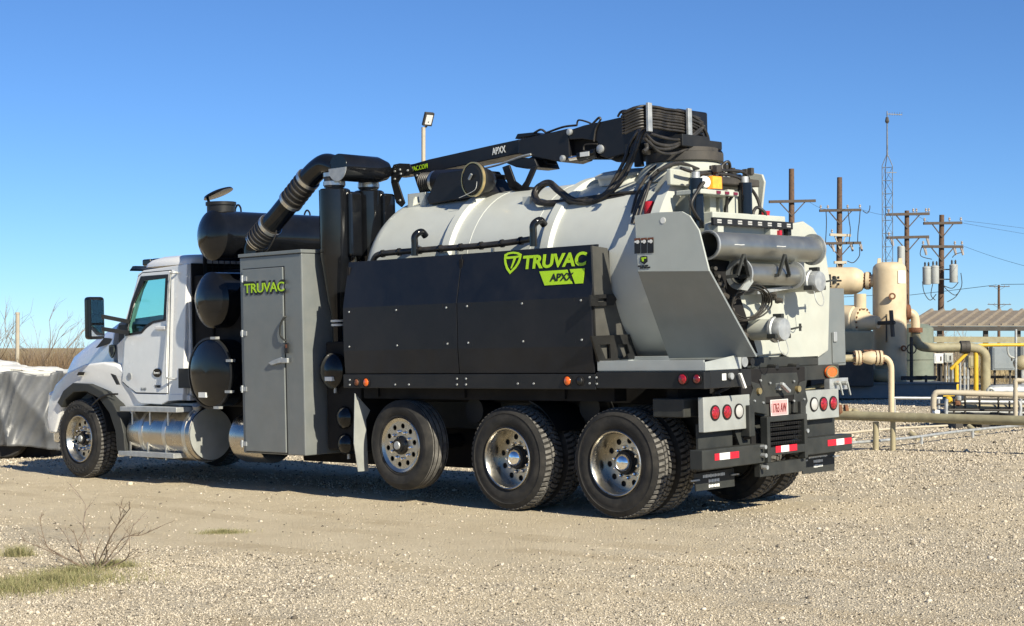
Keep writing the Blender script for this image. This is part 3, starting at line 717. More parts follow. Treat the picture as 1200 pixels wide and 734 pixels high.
# side cowl skin under the A pillar
q = [L(px, py, 'y', -1.0) for px, py in ((137, 404), (149, 392), (145, 447), (139, 446))]
MB().prism(q, (0, .3, 0)).build('cowl_side', 'white_paint', cab, bevel=.01)
# wings
FEN = [(57, 508), (54.5, 490), (56.5, 470), (64, 451), (78, 436), (97, 427), (115, 424.5), (128, 428), (140, 444), (164, 468), (166, 473), (146, 479), (145, 500), (147, 528), (138, 529), (136, 505), (129, 483), (117, 466), (102, 458), (87, 459), (77, 468), (70, 484), (64, 508)]
for s in (-1, 1):
    fp = [L(px, py, 'y', -1.2) for px, py in FEN]
    fo = MB().prism([(p.x, s*1.2, p.z) for p in fp], (0, -s*.42, 0)).build('wing', 'white_paint', T, bevel=.055, seg=4)
    for v in fo.data.vertices:                                                     # the wing narrows towards the cab
        k = min(1, max(0, (v.co.x+9.25)/1.1)); v.co.y -= s*.15*k*k*(1 if abs(v.co.y) > 1. else 0)
    for po in fo.data.polygons: po.use_smooth = True
    # the wing reaches in to the bonnet
    up_ = fp[3:9]
    MB().prism([(p.x, s*.83, p.z-.03) for p in up_] + [(up_[-1].x, s*.83, 1.15), (up_[0].x, s*.83, 1.15)], (0, -s*.25, 0)).build('inner_wing', 'white_paint', fo, bevel=.03)
    ar = [(147.5, 529), (138, 529.5), (136, 505), (129, 484), (117, 467), (102, 459), (87, 460), (77, 469), (73, 478)]
    aro = [(147.5, 529), (146, 508), (142, 490), (134, 474), (121, 459), (104, 450), (86, 449), (75, 458), (68, 472)]
    mbf = MB(); pin = [L(px, py, 'y', -1.22) for px, py in ar[1:]]; pou = [L(px, py, 'y', -1.22) for px, py in aro]
    poly = pou + list(reversed(pin))
    mbf.prism([(p.x, s*1.235, p.z) for p in poly], (0, -s*.25, 0)); mbf.build('wheel_arch_trim', 'frame_black', fo, bevel=.012)
    wl_ = [(XF+.62*math.cos(a), .56+.60*math.sin(a)) for a in np.linspace(R(5), R(175), 14)]
    wi_ = [(XF+.60*math.cos(a), .56+.58*math.sin(a)) for a in np.linspace(R(175), R(5), 14)]
    MB().prism([(x, s*1.18, z) for x, z in wl_+wi_], (0, -s*.5, 0)).build('wheel_arch_liner', 'black_matte', fo)
p = L(95, 437, 'y', -1.205); MB().prism([L(px, py, 'y', -1.2) for px, py in ((91, 440), (93, 436), (99.5, 436), (98, 440))], (0, -.015, 0)).build('side_marker', 'black_gloss', T)
MB().prism([L(px, py, 'y', -1.2) for px, py in ((131, 438), (136, 440), (141, 451), (138, 451))], (0, -.02, 0)).build('wing_mirror_mount', 'black_satin', T)
MB().sweep([L(108, 475, 'y', -1.24), L(118, 466, 'y', -1.26), L(128, 462.5, 'y', -1.24), L(138, 462, 'y', -1.2)], .013, n=6).build('wing_strap', 'black_satin', T)
MB().box(-9.98, -9.78, -1.0, 1.0, .42, .82).build('front_bumper', 'polished', T, bevel=.04)
for s in (-1, 1): MB().box(-9.98, -9.6, s*.85-.22, s*.85+.22, .85, 1.12).build('headlight', 'white_lens', T, bevel=.05)
# mirrors
for s in (-1, 1):
    c = L(112, 373, 'y', -1.36); c = V(c.x, s*1.36, c.z)
    mi = MB().box(c.x-.09, c.x+.04, c.y-.12, c.y+.12, c.z-.27, c.z+.27).build('mirror', 'black_gloss', T, bevel=.04, seg=3)
    MB().box(c.x+.041, c.x+.046, c.y-.09, c.y+.09, c.z-.06, c.z+.23).build('mirror_glass', 'mirror', mi)
    MB().box(c.x+.041, c.x+.046, c.y-.09, c.y+.09, c.z-.23, c.z-.09).build('mirror_glass', 'mirror', mi)
    a = L(150, 385, 'y', -1.08)
    for dz in (.06, -.10): MB().bar((c.x, c.y-s*.05, c.z+dz-.03), (a.x, s*1.06, a.z+dz*.9+.03), .05, .05).build('mirror_arm', 'black_satin', mi)
# fuel tanks and steps
ft = MB(); ft.lathe([(0, 0), (.28, 0), (.325, .02), (.338, .05), (.338, 1.29), (.325, 1.325), (.30, 1.335), (.0, 1.338)], (-7.95, -.87, .615), (1, 0, 0), 48)
ft = ft.build('fuel_tank', 'tank_alu', T, smooth=40)
for x in (-7.62, -7.12, -6.72):
    MB().lathe([(.339, -.03), (.346, -.03), (.346, .03), (.339, .03)], (x, -.87, .615), (1, 0, 0), 40, caps=False, loop=True).build('tank_strap', 'aluminium' if x < -6.5 else 'frame_black', ft)
MB().lathe([(.315, 0), (.315, .012), (.0, .02)], (-7.95+1.333, -.87, .615), (1, 0, 0), 40).build('tank_end_cap', 'steel_light', ft)
MB().lathe([(.0, 0), (.055, 0), (.055, .05), (.0, .06)], (-6.70, -1.0, .93), (.3, -.5, 1), 16).build('tank_filler_cap', 'galv', ft)
for (px0, px1, py0, py1) in ((142, 208, 479, 481), (140, 205, 531, 535)):
    a = L(px0, py0, 'y', -1.24); b = L(px1, py1, 'y', -1.24); z = (a.z+b.z)/2
    st = MB().box(a.x, b.x, -1.26, -1.02, z-.03, z+.03).build('step', 'galv', T, bevel=.006)
    for k in range(3): MB().box(a.x+.15+k*.38, a.x+.175+k*.38, -1.19, -1.175, .3 if z < .5 else .62, .62 if z < .5 else z).build('step_bracket', 'aluminium', st)
MB().box(-7.9, -6.7, -.95, -.6, .955, .985).build('tank_step_plate', 'galv', T)
t2 = MB().lathe([(0, 0), (.26, 0), (.29, .02), (.30, .05), (.30, .5), (.28, .54), (0, .55)], (-5.92, -.86, .60), (1, 0, 0), 40).build('hydraulic_tank', 'tank_alu', T, smooth=40)

# --- silencers and housings behind the cab
def dome_cyl(r, y0, y1, bulge): return [(0, y0-bulge), (r*.35, y0-bulge*.93), (r*.65, y0-bulge*.68), (r*.88, y0-bulge*.32), (r*.98, y0-bulge*.06), (r, y0), (r, y1), (r*.88, y1+bulge*.3), (r*.5, y1+bulge*.8), (0, y1+bulge)]
us = MB().lathe(dome_cyl(.30, -1.08, 1.1, .09), (-6.23, 0, 3.0), (0, 1, 0), 48).build('silencer', 'black_gloss', T, smooth=40)
c = L(259, 243, 'y', -.78)
MB().lathe([(.17, -.16), (.17, .02), (.185, .02), (.185, .06), (.16, .06), (.16, -.1)], (c.x, -.78, c.z), (0, 0, 1), 32, caps=False).build('vent_neck', 'black_satin', us)
lid = MB().lathe([(0, .03), (.12, .028), (.18, .012), (.19, -.01), (.18, -.012), (0, -.008)], (c.x-.05, -.78, c.z+.17), (-.32, -.22, 1), 32).build('vent_lid', 'black_gloss', us, smooth=40)
MB().bar((c.x-.2, -.8, c.z+.05), (c.x-.22, -.82, c.z+.14), .05, .03).build('lid_hinge', 'black_satin', us)
for (px, py, y) in ((279, 246, -.5), (360, 252, .8)):
    q = L(px, py, 'y', y); MB().sweep([q+V(-.06, 0, -.06), q+V(-.05, 0, .02), q+V(0, 0, .06), q+V(.05, 0, .02), q+V(.06, 0, -.06)], .012, n=6).build('lifting_eye', 'black_satin', us)
MB().lathe(dome_cyl(.335, -1.10, .9, .10), (-6.24, 0, 2.23), (0, 1, 0), 48).build('silencer', 'black_gloss', T, smooth=40)
ls = MB().lathe(dome_cyl(.40, -1.20, .6, .06), (-6.17, 0, 1.36), (0, 1, 0), 48).build('filter_housing', 'black_gloss', T, smooth=40)
MB().lathe([(.40, -.02), (.425, -.015), (.425, .015), (.40, .02)], (-6.17, -1.19, 1.36), (0, 1, 0), 48, caps=False, loop=True).build('clamp_ring', 'black_satin', ls)
for a in (20, 75, 290, 330):
    q = V(-6.17+.43*math.cos(R(a)), -1.2, 1.36+.43*math.sin(R(a))); MB().box(q.x-.05, q.x+.05, q.y-.03, q.y+.03, q.z-.015, q.z+.015).build('clamp', 'galv', ls)
q = L(237, 463, 'y', -1.255); MB().box(q.x-.07, q.x+.07, q.y-.004, q.y+.02, q.z-.03, q.z+.03).build('sticker', 'white_ink', ls)
MB().box(-6.92, -5.55, -.55, 1.15, .75, 2.62).build('blower_housing', 'black_matte', T, bevel=.03)
MB().box(-6.6, -5.5, -.9, -.5, .95, 2.4).build('blower_frame', 'black_matte', T, bevel=.02)
MB().box(-5.6, -3.9, -.45, 1.1, 1.0, 2.55).build('blower', 'black_matte', T, bevel=.03)
mb = MB()                                                                          # mesh guard behind the cab
g0 = L(214, 300, 'y', -.9)
for i in range(7): mb.bar((-6.80, -.75+.09*i, 2.3), (-6.80, -.75+.09*i, 2.84), .008, .008)
for i in range(7): mb.bar((-6.80, -.77, 2.3+.09*i), (-6.80, -.2, 2.3+.09*i), .008, .008)
mb.build('guard_mesh', 'black_satin', T)['kind'] = 'stuff'
mb = MB(); mb.bar((-6.80, -.78, 2.2), (-6.80, -.78, 2.85), .03, .03); mb.bar((-6.80, -.78, 2.85), (-6.80, -.1, 2.85), .03, .03); mb.build('guard_frame', 'black_satin', T)
MB().box(xr+.012, xr+.03, -.955, .955, 1.05, 2.70).build('cab_back_dark_sheet', 'black_matte', T)  # black sheet added to keep the cab's rear wall dark
MB().box(xr+.03, -6.45, -.93, -.5, 1.1, 2.55).build('silencer_frame', 'black_matte', T, bevel=.02)
q = V(-6.75, -1.07, 1.55); MB().prism([L(px, py, 'y', -1.06) for px, py in ((209, 432), (228, 432), (228, 455), (209, 455))], (0, .04, 0)).build('filter_bracket', 'frame_black', T)

# --- tool cabinet
CX0, CX1, CZ0, CZ1 = -5.49, -4.385, .445, 2.72
cb = MB(); cb.box(CX0, CX1, -1.25, -.55, CZ0, CZ1-.03); cb = cb.build('tool_cabinet', 'grey_paint', T, bevel=.012)
MB().box(CX0-.012, CX1+.012, -1.265, -.55, CZ1-.028, CZ1+.012).build('cabinet_roof', 'grey_paint', cb, bevel=.006)
d0 = L(285.4, 316.5, 'y', -1.25); d1 = L(337, 531, 'y', -1.25)
MB().box(d0.x-.012, d1.x+.012, -1.2515, -1.25, d1.z-.012, d0.z+.012).build('door_gap', 'ink', cb)
cd = MB().box(d0.x, d1.x, -1.272, -1.2516, d1.z, d0.z).build('cabinet_door', 'grey_paint', cb, bevel=.008)
for py in (327, 391, 456, 520):
    q = L(286, py, 'y', -1.26); mb = MB(); mb.box(q.x-.04, q.x+.07, q.y-.022, q.y-.005, q.z-.025, q.z+.025); mb.tube((q.x-.01, q.y-.018, q.z-.04), (q.x-.01, q.y-.018, q.z+.04), .014, n=8); mb.build('hinge', 'galv', cd)
q = L(335, 387, 'y', -1.27)
MB().sweep([q+V(.01, 0, .15), q+V(-.0, -.025, .14), q+V(-.06, -.03, .05), q+V(-.06, -.03, -.06), q+V(0, -.025, -.11), q+V(.01, 0, -.12)], .011, n=8).build('pull_handle', 'frame_black', cd)
q = L(337, 409, 'y', -1.27); MB().box(q.x-.03, q.x+.03, q.y-.02, q.y, q.z-.05, q.z+.07).build('door_lock', 'black_satin', cd, bevel=.006)
MB().box(q.x-.015, q.x+.015, q.y-.023, q.y-.02, q.z+.01, q.z+.05).build('lock_sticker', 'label_brown', cd)
q = L(332, 423, 'y', -1.28); mb = MB(); mb.prism([q+V(-.25, .004, -.02), q+V(-.2, .004, -.05), q+V(-.02, .004, -.02), q+V(.02, .004, 0), q+V(-.02, .004, .04), q+V(-.16, .004, .01)], (0, -.022, 0)); mb.box(q.x-.02, q.x+.09, q.y-.02, q.y+.012, q.z-.025, q.z+.03); mb.build('lever_latch', 'galv', cd, bevel=.006)
a = L(286, 345.5, 'y', -1.274); b = L(334, 330, 'y', -1.274)
lettering('TRUVAC', 'lettering_outline', 'ink', cd, (a.x-.012, -1.274, a.z-.012), (1, 0, 0), (0, 0, 1), b.x-a.x+.024, .160, .05)
lettering('TRUVAC', 'lettering', 'lime', cd, (a.x+.014, -1.278, a.z+.014), (1, 0, 0), (0, 0, 1), b.x-a.x-.028, .108, .012)
MB().box(CX0, CX1, .55, 1.25, CZ0, CZ1).build('tool_cabinet', 'grey_paint', T, bevel=.012)

# --- cyclones and ducts
def clamp(mb, p, ax, r, w=.022): mb.lathe([(r, -w), (r+.008, -w), (r+.008, w), (r, w)], p, ax, 28, caps=False, loop=True)
for (px, y, nm) in ((392, -.92, 0), (432, -.44, 1)):
    x = L(px, 225, 'y', y).x
    cy = MB().lathe([(0, 3.40), (.155, 3.40), (.175, 3.385), (.175, 2.66), (.17, 2.62), (.062, 1.93), (.055, 1.90), (.055, 1.45)], (x, y, 0), (0, 0, 1), 36).build('cyclone', 'black_gloss', T, smooth=40)
    MB().lathe([(.10, 3.40), (.10, 3.58), (.115, 3.58), (.115, 3.42)], (x, y, 0), (0, 0, 1), 28, caps=False).build('cyclone_neck', 'rubber_hose', cy)
    mb = MB(); clamp(mb, (x, y, 3.46), (0, 0, 1), .116); clamp(mb, (x, y, 3.555), (0, 0, 1), .116); mb.build('neck_clamp', 'aluminium', cy)
    MB().box(x+.06, x+.24, y+.02, y+.20, 2.64, 3.36).build('cyclone_inlet', 'black_gloss', cy, bevel=.03)
    if nm == 0:
        mb = MB(); clamp(mb, (x, y, 1.93), (0, 0, 1), .066, .012); clamp(mb, (x, y, 1.885), (0, 0, 1), .06, .012); mb.build('outlet_clamp', 'white_ink', cy)
xm = L(396, 196, 'y', -1.02); man = MB().lathe([(0, 0), (.145, 0), (.15, .01), (.15, .56), (.11, .70), (0, .72)], (xm.x, -1.02, xm.z), (0, 1, 0), 32).build('duct_manifold', 'black_gloss', T, smooth=35)
pts = [(xm.x+.146*math.cos(a), -1.024, xm.z-.01+.146*math.sin(a)) for a in np.linspace(math.pi, 2*math.pi, 16)]
MB().prism(pts, (0, -.008, 0)).build('duct_end_plate', 'galv', man)
D0 = [L(px, py, 'y', -.9) for px, py in ((397, 197), (383, 193), (372, 199), (362, 209), (350, 224))]
D1 = [L(px, py, 'y', -.9) for px, py in ((340, 237), (326, 254), (318, 263))]
D2 = [L(px, py, 'y', -.9) for px, py in ((308, 276), (300, 284), (297, 291), (297, 302))]
MB().sweep([D0[0], D0[1], D0[2], D0[3]], .125, n=24, k=5).build('duct_elbow', 'black_gloss', T, smooth=45)
MB().sweep([D0[4]*.5+D1[0]*.5, D1[1], D1[2]], .125, n=24, k=2).build('duct_pipe', 'black_gloss', T, smooth=45)
MB().sweep(D2, .118, n=24, k=5).build('duct_elbow', 'black_gloss', T, smooth=45)
def bellows(a, b, r, n, name='duct_coupling', m='rubber_hose', parent=T):
    a = Vector(a); b = Vector(b); ln = (b-a).length; pr = [(r, 0)]
    for i in range(n): pr += [(r, ln*(i+.15)/n), (r*1.10, ln*(i+.4)/n), (r*1.10, ln*(i+.6)/n), (r, ln*(i+.85)/n)]
    pr.append((r, ln)); return MB().lathe(pr, a, b-a, 28).build(name, m, parent, smooth=25)
bl = bellows(D0[3], D1[0], .131, 6); mb = MB(); ax = D1[0]-D0[3]; clamp(mb, D0[3]+ax*.06, ax, .137); clamp(mb, D0[3]+ax*.95, ax, .137); mb.build('hose_clamp', 'aluminium', bl)
bl = bellows(D1[2], D2[1], .135, 6); ax = D2[1]-D1[2]; mb = MB(); clamp(mb, D1[2]+ax*.08, ax, .141); clamp(mb, D1[2]+ax*.92, ax, .137); mb.build('hose_clamp', 'aluminium', bl)
MB().sweep([L(px, py, 'y', -1.0) for px, py in ((324, 270), (322, 278), (316, 290), (310, 297))], .008, n=6).build('grounding_cable', 'rubber_hose', T)
# drums below the cyclones
for (px, py, y, r) in ((383, 435, -1.14, .195), (398, 490, -1.08, .125), (399, 521, -1.08, .115)):
    q = L(px, py, 'y', y); o = MB().lathe(dome_cyl(r, y+.06, -.5, .06), (q.x, 0, q.z), (0, 1, 0), 36).build('air_reservoir' if r < .15 else 'dropout_pot', 'black_gloss', T, smooth=40)
    if r > .15: s_ = L(384, 444, 'y', -1.16); MB().box(s_.x-.06, s_.x+.06, y-.012, y+.05, s_.z-.025, s_.z+.02).build('sticker', 'white_ink', o)
    MB().tube((q.x+.02, y+.1, q.z-r-.05), (q.x+.02, y+.1, q.z-r+.02), .018, n=8).build('drain_valve', 'galv', o)
MB().box(-4.3, -3.72, -1.0, -.5, .5, 1.7).build('reservoir_frame', 'black_matte', T, bevel=.02)
q = [L(px, py, 'x', -3.52) for px, py in ((416, 461), (434, 481), (429, 492), (432, 552), (420, 553), (415, 520))]
mfl = MB().prism(q, (-.012, 0, 0)).build('wheel_deflector', 'steel_light', T, bevel=.003)

# --- debris tank
TZ, TR = 2.30, .975
tank = MB().lathe([(0, -3.93), (.3, -3.915), (.6, -3.865), (.82, -3.78), (.93, -3.70), (.97, -3.62), (TR, -3.55), (TR, .28), (.9, .33), (0, .36)], (0, 0, TZ), (1, 0, 0), 72).build('debris_tank', 'tank_white', T, smooth=35)
for x in (-2.42, -1.02):
    MB().lathe([(TR-.01, -.075), (TR+.035, -.065), (TR+.05, -.05), (TR+.05, .05), (TR+.035, .065), (TR-.01, .075)], (x, 0, TZ), (1, 0, 0), 72, caps=False).build('tank_rib', 'tank_white', tank, smooth=40)
for x in (-2.12, -1.25): MB().lathe([(TR-.004, -.008), (TR+.004, 0), (TR-.004, .008)], (x, 0, TZ), (1, 0, 0), 72, caps=False).build('weld_seam', 'tank_white', tank)
arc_ = [R(a) for a in np.linspace(32, 96, 20)]
MB().prism([(.32, -1.12*math.sin(a), TZ+1.12*math.cos(a)) for a in arc_] + [(.32, -.95*math.sin(a), TZ+.95*math.cos(a)) for a in reversed(arc_)], (.1, 0, 0)).build('door_ring', 'tank_white', tank)
q = L(568, 217, 'y', -.1); MB().plate([q+V(-.09, 0, -.12), q+V(.09, 0, -.12), q+V(.07, 0, .02), q+V(0, 0, .06), q+V(-.07, 0, .02)], [[(q.x+.03*math.cos(a), q.y, q.z-.01+.03*math.sin(a)) for a in np.linspace(0, 6.283, 13)[:-1]]], (0, .03, 0)).build('lifting_lug', 'tank_white', tank)
MB().lathe([(.26, 0), (.26, .07), (.29, .07), (.29, .10), (.2, .13), (0, .14)], (-.62, -.2, TZ+TR-.06), (0, -.15, 1), 32).build('manhole', 'tank_white', tank, smooth=35)
q = L(488, 236, 'y', -.45)
mb = MB(); mb.plate([q+V(-.13, 0, -.09), q+V(.13, 0, -.09), q+V(.13, 0, .09), q+V(-.13, 0, .09)], [[q+V(-.06, 0, -.05), q+V(.06, 0, -.05), q+V(.04, 0, .05), q+V(-.04, 0, .05)]], (0, .012, 0))
mb.box(q.x-.14, q.x-.12, q.y, q.y+.25, q.z-.14, q.z+.09); mb.box(q.x+.12, q.x+.14, q.y, q.y+.25, q.z-.14, q.z+.09); mb.build('boom_rest_bracket', 'tank_white', tank)
# level sight disc and its shadow-casting lug
q = L(618, 233, 'y', -.6); MB().box(q.x-.05, q.x+.05, q.y-.02, q.y+.02, q.z-.06, q.z+.02).build('hose_lug', 'tank_white', tank)

# --- side panels and rail
def fy(z): return -1.27 + max(0, z-2.06)*.20 + max(0, 1.6-z)*.07
XA, XB, XC = -3.685, -1.955, -.185
ZS = [1.352, 1.60, 2.06, 2.555]
for s, x0, x1 in ((-1, XA, XB-.005), (-1, XB+.005, XC), (1, XA, XC)):
    vs = []; n = len(ZS)
    for dy in (0, .03):
        for x in (x0, x1):
            for z in ZS: vs.append((x, s*(-fy(z)-dy), z))
    fs = []
    for i in range(n-1):
        fs += [(i, n+i, n+i+1, i+1), (2*n+i, 2*n+i+1, 3*n+i+1, 3*n+i)]
        fs += [(i, i+1, 2*n+i+1, 2*n+i), (n+i, 3*n+i, 3*n+i+1, n+i+1)]
    fs += [(0, 2*n, 3*n, n), (n-1, 2*n-1, 4*n-1, 3*n-1)]
    pn = MB().add(vs, fs).build('side_panel', 'black_panel', T, smooth=0, bevel=.004)
    if s < 0 and x0 == XA: panelA = pn
    if s < 0 and x0 != XA: panelB = pn
for x in (XA+.02, XB, XC-.03): MB().box(x-.02, x+.02, -1.20, -.98, 1.36, 2.5).build('panel_post', 'black_matte', T)
def onp(px, py, off=.004): p = L(px, py, 'y', -1.21); p.y = fy(p.z)-off; return p
def cz(x, y, ox=390, oy=260, sc=3.494): return ox+x/sc, oy+y/sc
onl = lambda px, py, off=0.: Vector((L(px, py, 'y', -1.27).x, fy(L(px, py, 'y', -1.27).z)-off, L(px, py, 'y', -1.27).z))
bp = [onl(*cz(x, y), 0) for x, y in ((67, 370), (260, 362), (465, 352), (68, 512), (264, 507), (470, 500), (550, 346), (775, 335), (1016, 322), (555, 496), (780, 490), (1020, 484))]
bolts('panel_studs', bp, (0, -1, 0), .011, .008, 'galv', panelA, 8)
mb = MB()
for x, y in ((90, 362), (450, 345), (566, 340), (988, 318), (92, 517), (454, 498), (572, 503), (994, 488)):
    q = onl(*cz(x, y), .001); mb.box(q.x-.004, q.x+.004, q.y-.001, q.y+.002, q.z-.02, q.z+.02)
mb.build('latch_slots', 'ink', panelA)['kind'] = 'stuff'
rail = MB().box(XA-.01, XC+.03, -1.275, -1.18, 1.20, 1.345).build('side_rail', 'black_satin', T, bevel=.006)
MB().box(XA, XC, 1.18, 1.275, 1.20, 1.345).build('side_rail', 'black_satin', T, bevel=.006)
bolts('rail_bolts', [L(*cz(x, y), 'y', -1.275) for x, y in ((70, 648), (70, 668), (256, 667), (312, 667), (509, 643), (546, 643), (509, 667), (546, 667), (758, 663), (823, 663), (1052, 637), (1052, 662))], (0, -1, 0), .011, .008, 'galv', rail, 8)
def lamp(px, py, ax, val, r, m, parent, nrm, name='marker_light', bez='black_matte'):
    q = L(px, py, ax, val); nrm = Vector(nrm)
    o = MB().lathe([(r, -.002), (r*.97, .012), (r*.7, .02), (0, .024)], q, nrm, 24).build(name, m, parent, smooth=50)
    MB().lathe([(r, -.001), (r+.012, -.001), (r+.012, .010), (r, .012)], q, nrm, 24, caps=False, loop=True).build('lamp_bezel', bez, o); return o
lamp(418.5, 448.3, 'y', -1.275, .036, 'label_brown', rail, (0, -1, 0)); lamp(429.5, 448.3, 'y', -1.275, .042, 'amber_lens', rail, (0, -1, 0))
lamp(665.5, 446.5, 'y', -1.275, .042, 'amber_lens', rail, (0, -1, 0)); lamp(680, 446.5, 'y', -1.275, .036, 'ink', rail, (0, -1, 0))  # the second, dark disc stands in for an empty lamp hole
# panel lettering and badge
up = Vector((0, .20, 1)).normalized()
a = onp(612, 316.2); b = onp(686.8, 312)
lt = onp(612, 299.8); rt_ = onp(686.5, 294)
lettering('TRUVAC', 'lettering', 'lime', panelB, a, (1, 0, 0), up, b.x-a.x, (lt-a).length, .035)
cs8 = lambda x, y: (580+x/10, 280+y/10)
so_ = [(90, 185), (130, 160), (190, 150), (250, 158), (293, 180), (290, 235), (280, 285), (250, 345), (187, 415), (135, 355), (105, 290), (93, 235)]
si_ = [(116, 205), (140, 182), (190, 174), (240, 180), (268, 200), (265, 240), (255, 278), (232, 325), (188, 380), (148, 332), (125, 280), (116, 240)]
mb = MB(); mb.plate([onp(*cs8(x, y)) for x, y in so_], [[onp(*cs8(x, y)) for x, y in si_]], (0, -.003, 0))
mb.prism([onp(*cs8(x, y)) for x, y in ((105, 205), (150, 208), (235, 200), (278, 192), (278, 212), (240, 226), (150, 236), (108, 238))], (0, -.0035, 0))
mb.prism([onp(*cs8(x, y)) for x, y in ((205, 225), (234, 222), (222, 270), (197, 348), (184, 345), (198, 280))], (0, -.0036, 0))
mb.build('shield_emblem', 'lime', panelB)
bd = MB(); bd.prism([onp(*cs8(x, y)) for x, y in ((530, 383), (855, 362), (940, 527), (615, 548))], (0, -.003, 0)); bd.prism([onp(*cs8(x, y)) for x, y in ((885, 358), (1063, 345), (1063, 522), (972, 528))], (0, -.003, 0))
bd = bd.build('model_badge', 'lime', panelB)
a = onp(*cs8(672, 500), .0075); b = onp(*cs8(945, 490), .0075); c = onp(*cs8(680, 412), .0075)
lettering('APXX', 'badge_lettering', 'ink', bd, a, (1, 0, 0), up, b.x-a.x, (c-a).length, .03)
# rear end of the side bay
q = [L(px, py, 'x', -.17) for px, py in ((694, 288), (712, 291), (717, 340), (726, 365), (738, 393), (746, 420), (700, 424))]
MB().prism(q, (-.02, 0, 0)).build('bay_end_plate', 'bay_grey', T)
q = [L(px, py, 'x', -.13) for px, py in ((692, 346), (719, 344.5), (723, 351), (719, 358), (692, 359))]
hl = [[L(px, py, 'x', -.13) for px, py in ((701, 350), (711, 349.5), (711, 353.5), (701, 354))]]
MB().plate(q, hl, (-.02, 0, 0)).build('slotted_bracket', 'black_satin', T)
q = [L(px, py, 'x', -.12) for px, py in ((693, 394), (738, 392), (748, 420), (702, 424))]
hl = [[L(px, py, 'x', -.12) for px, py in w] for w in (((703, 404), (715, 403.5), (716, 420), (710, 421)), ((724, 403.5), (735, 403.5), (738, 414), (733, 419), (724, 420)))]
MB().plate(q, hl, (-.02, 0, 0)).build('gusset', 'black_satin', T)
# hose along the panel top, and the two bent pipes
for px in (486, 625):
    b = L(px, 300 if px < 500 else 289, 'y', -1.08); t = L(px, 280 if px < 500 else 267, 'y', -1.08)
    MB().sweep([b, b*.3+t*.7, t+V(0, 0, .02), t+V(.02, .03, .06), t+V(.03, .08, .07), t+V(.03, .13, .03)], .037, n=14, k=4).build('bent_pipe', 'black_gloss', T, smooth=50)
hp_ = [L(px, py, 'y', -1.02) for px, py in ((436, 309), (441, 300), (452, 297), (480, 294.5), (510, 292), (540, 290), (570, 287.5), (600, 284), (622, 280.5))]
hs = MB().sweep(hp_, .032, n=12, k=5).build('panel_top_hose', 'rubber_hose', T, smooth=50)
mb = MB(); sp = smooth_path(hp_, 5)
for i in range(9, len(sp)-3, 4): clamp(mb, sp[i], sp[i+1]-sp[i], .034, .012)
mb.build('hose_ties', 'black_gloss', hs)['kind'] = 'stuff'
for px, py in ((535, 294), (577, 291)): q = L(px, py, 'y', -1.02); MB().box(q.x-.01, q.x+.01, q.y-.01, q.y+.02, q.z-.12, q.z).build('hose_stand', 'galv', hs)

# --- rear deck, tray
rr_ = MB().box(XC+.035, 1.085, -1.272, -1.18, 1.21, 1.36).build('rear_side_rail', 'black_satin', T, bevel=.006)
bolts('rail_bolts', [L(*cz(x, y), 'y', -1.272) for x, y in ((1080, 638), (1082, 664))], (0, -1, 0), .011, .008, 'galv', rr_, 8)
lamp(800.5, 444.5, 'y', -1.272, .045, 'red_lens', rr_, (0, -1, 0)); lamp(817, 444.3, 'y', -1.272, .04, 'dark_red_lens', rr_, (0, -1, 0))
MB().box(1.0, 1.085, -1.18, -.55, 1.21, 1.365).build('rear_cross_rail', 'black_satin', T, bevel=.006)
q = L(855, 441, 'x', 1.087); k_ = MB().tube(q, q+V(.03, 0, 0), .03, n=12).build('valve', 'galv', T); MB().bar(q+V(.04, .10, .02), q+V(.05, .16, -.11), .03, .02).build('valve_lever', 'white_ink', k_)
q = L(846, 442, 'x', 1.087); MB().box(q.x, q.x+.004, q.y, q.y+.06, q.z-.03, q.z+.03).build('sticker', 'white_ink', T)
tr = MB(); tz0, tz1 = 1.372, 1.475
tr.box(-.15, 1.07, -1.25, -1.235, tz0, tz1-.01); tr.box(-.15, 1.07, -.73, -.715, tz0, tz1+.02); tr.box(-.15, -.135, -1.235, -.73, tz0, tz1); tr.box(-.15, 1.07, -1.235, -.73, tz0-.008, tz0)
tr.prism([(1.07, -1.25, tz0), (1.07, -.70, tz0), (1.07, -.70, tz1+.03), (1.07, -1.25, tz1-.03)], (.015, 0, 0))
tr.build('tool_tray', 'tray_grey', T, bevel=.003)

# --- shield beside the tailgate
XS = lambda pts, y: [L(px, py, 'y', y) for px, py in pts]
upp = XS(((743.5, 253), (770, 249), (799, 248), (808, 253), (819, 270), (831, 318), (747.5, 318.5)), -1.22)
sh_ = MB(); sh_.prism(upp, (0, .02, 0))
fo0, fo1 = upp[6], upp[5]
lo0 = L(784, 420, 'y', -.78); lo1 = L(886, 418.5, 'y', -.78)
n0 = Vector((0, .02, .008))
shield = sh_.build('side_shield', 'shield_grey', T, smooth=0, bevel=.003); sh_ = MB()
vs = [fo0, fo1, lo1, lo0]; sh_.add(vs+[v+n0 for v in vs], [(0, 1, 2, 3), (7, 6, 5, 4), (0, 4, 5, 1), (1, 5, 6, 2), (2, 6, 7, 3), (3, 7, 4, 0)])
sh_.build('shield_lower_shaded', 'shield_grey_shaded', shield, smooth=0)  # lower fold of the same shield, its shade painted in
q = L(777, 258.5, 'y', -1.22); MB().tube(q+V(0, -.004, 0), q+V(0, .01, 0), .028, n=20).build('shield_cap', 'white_ink', shield)
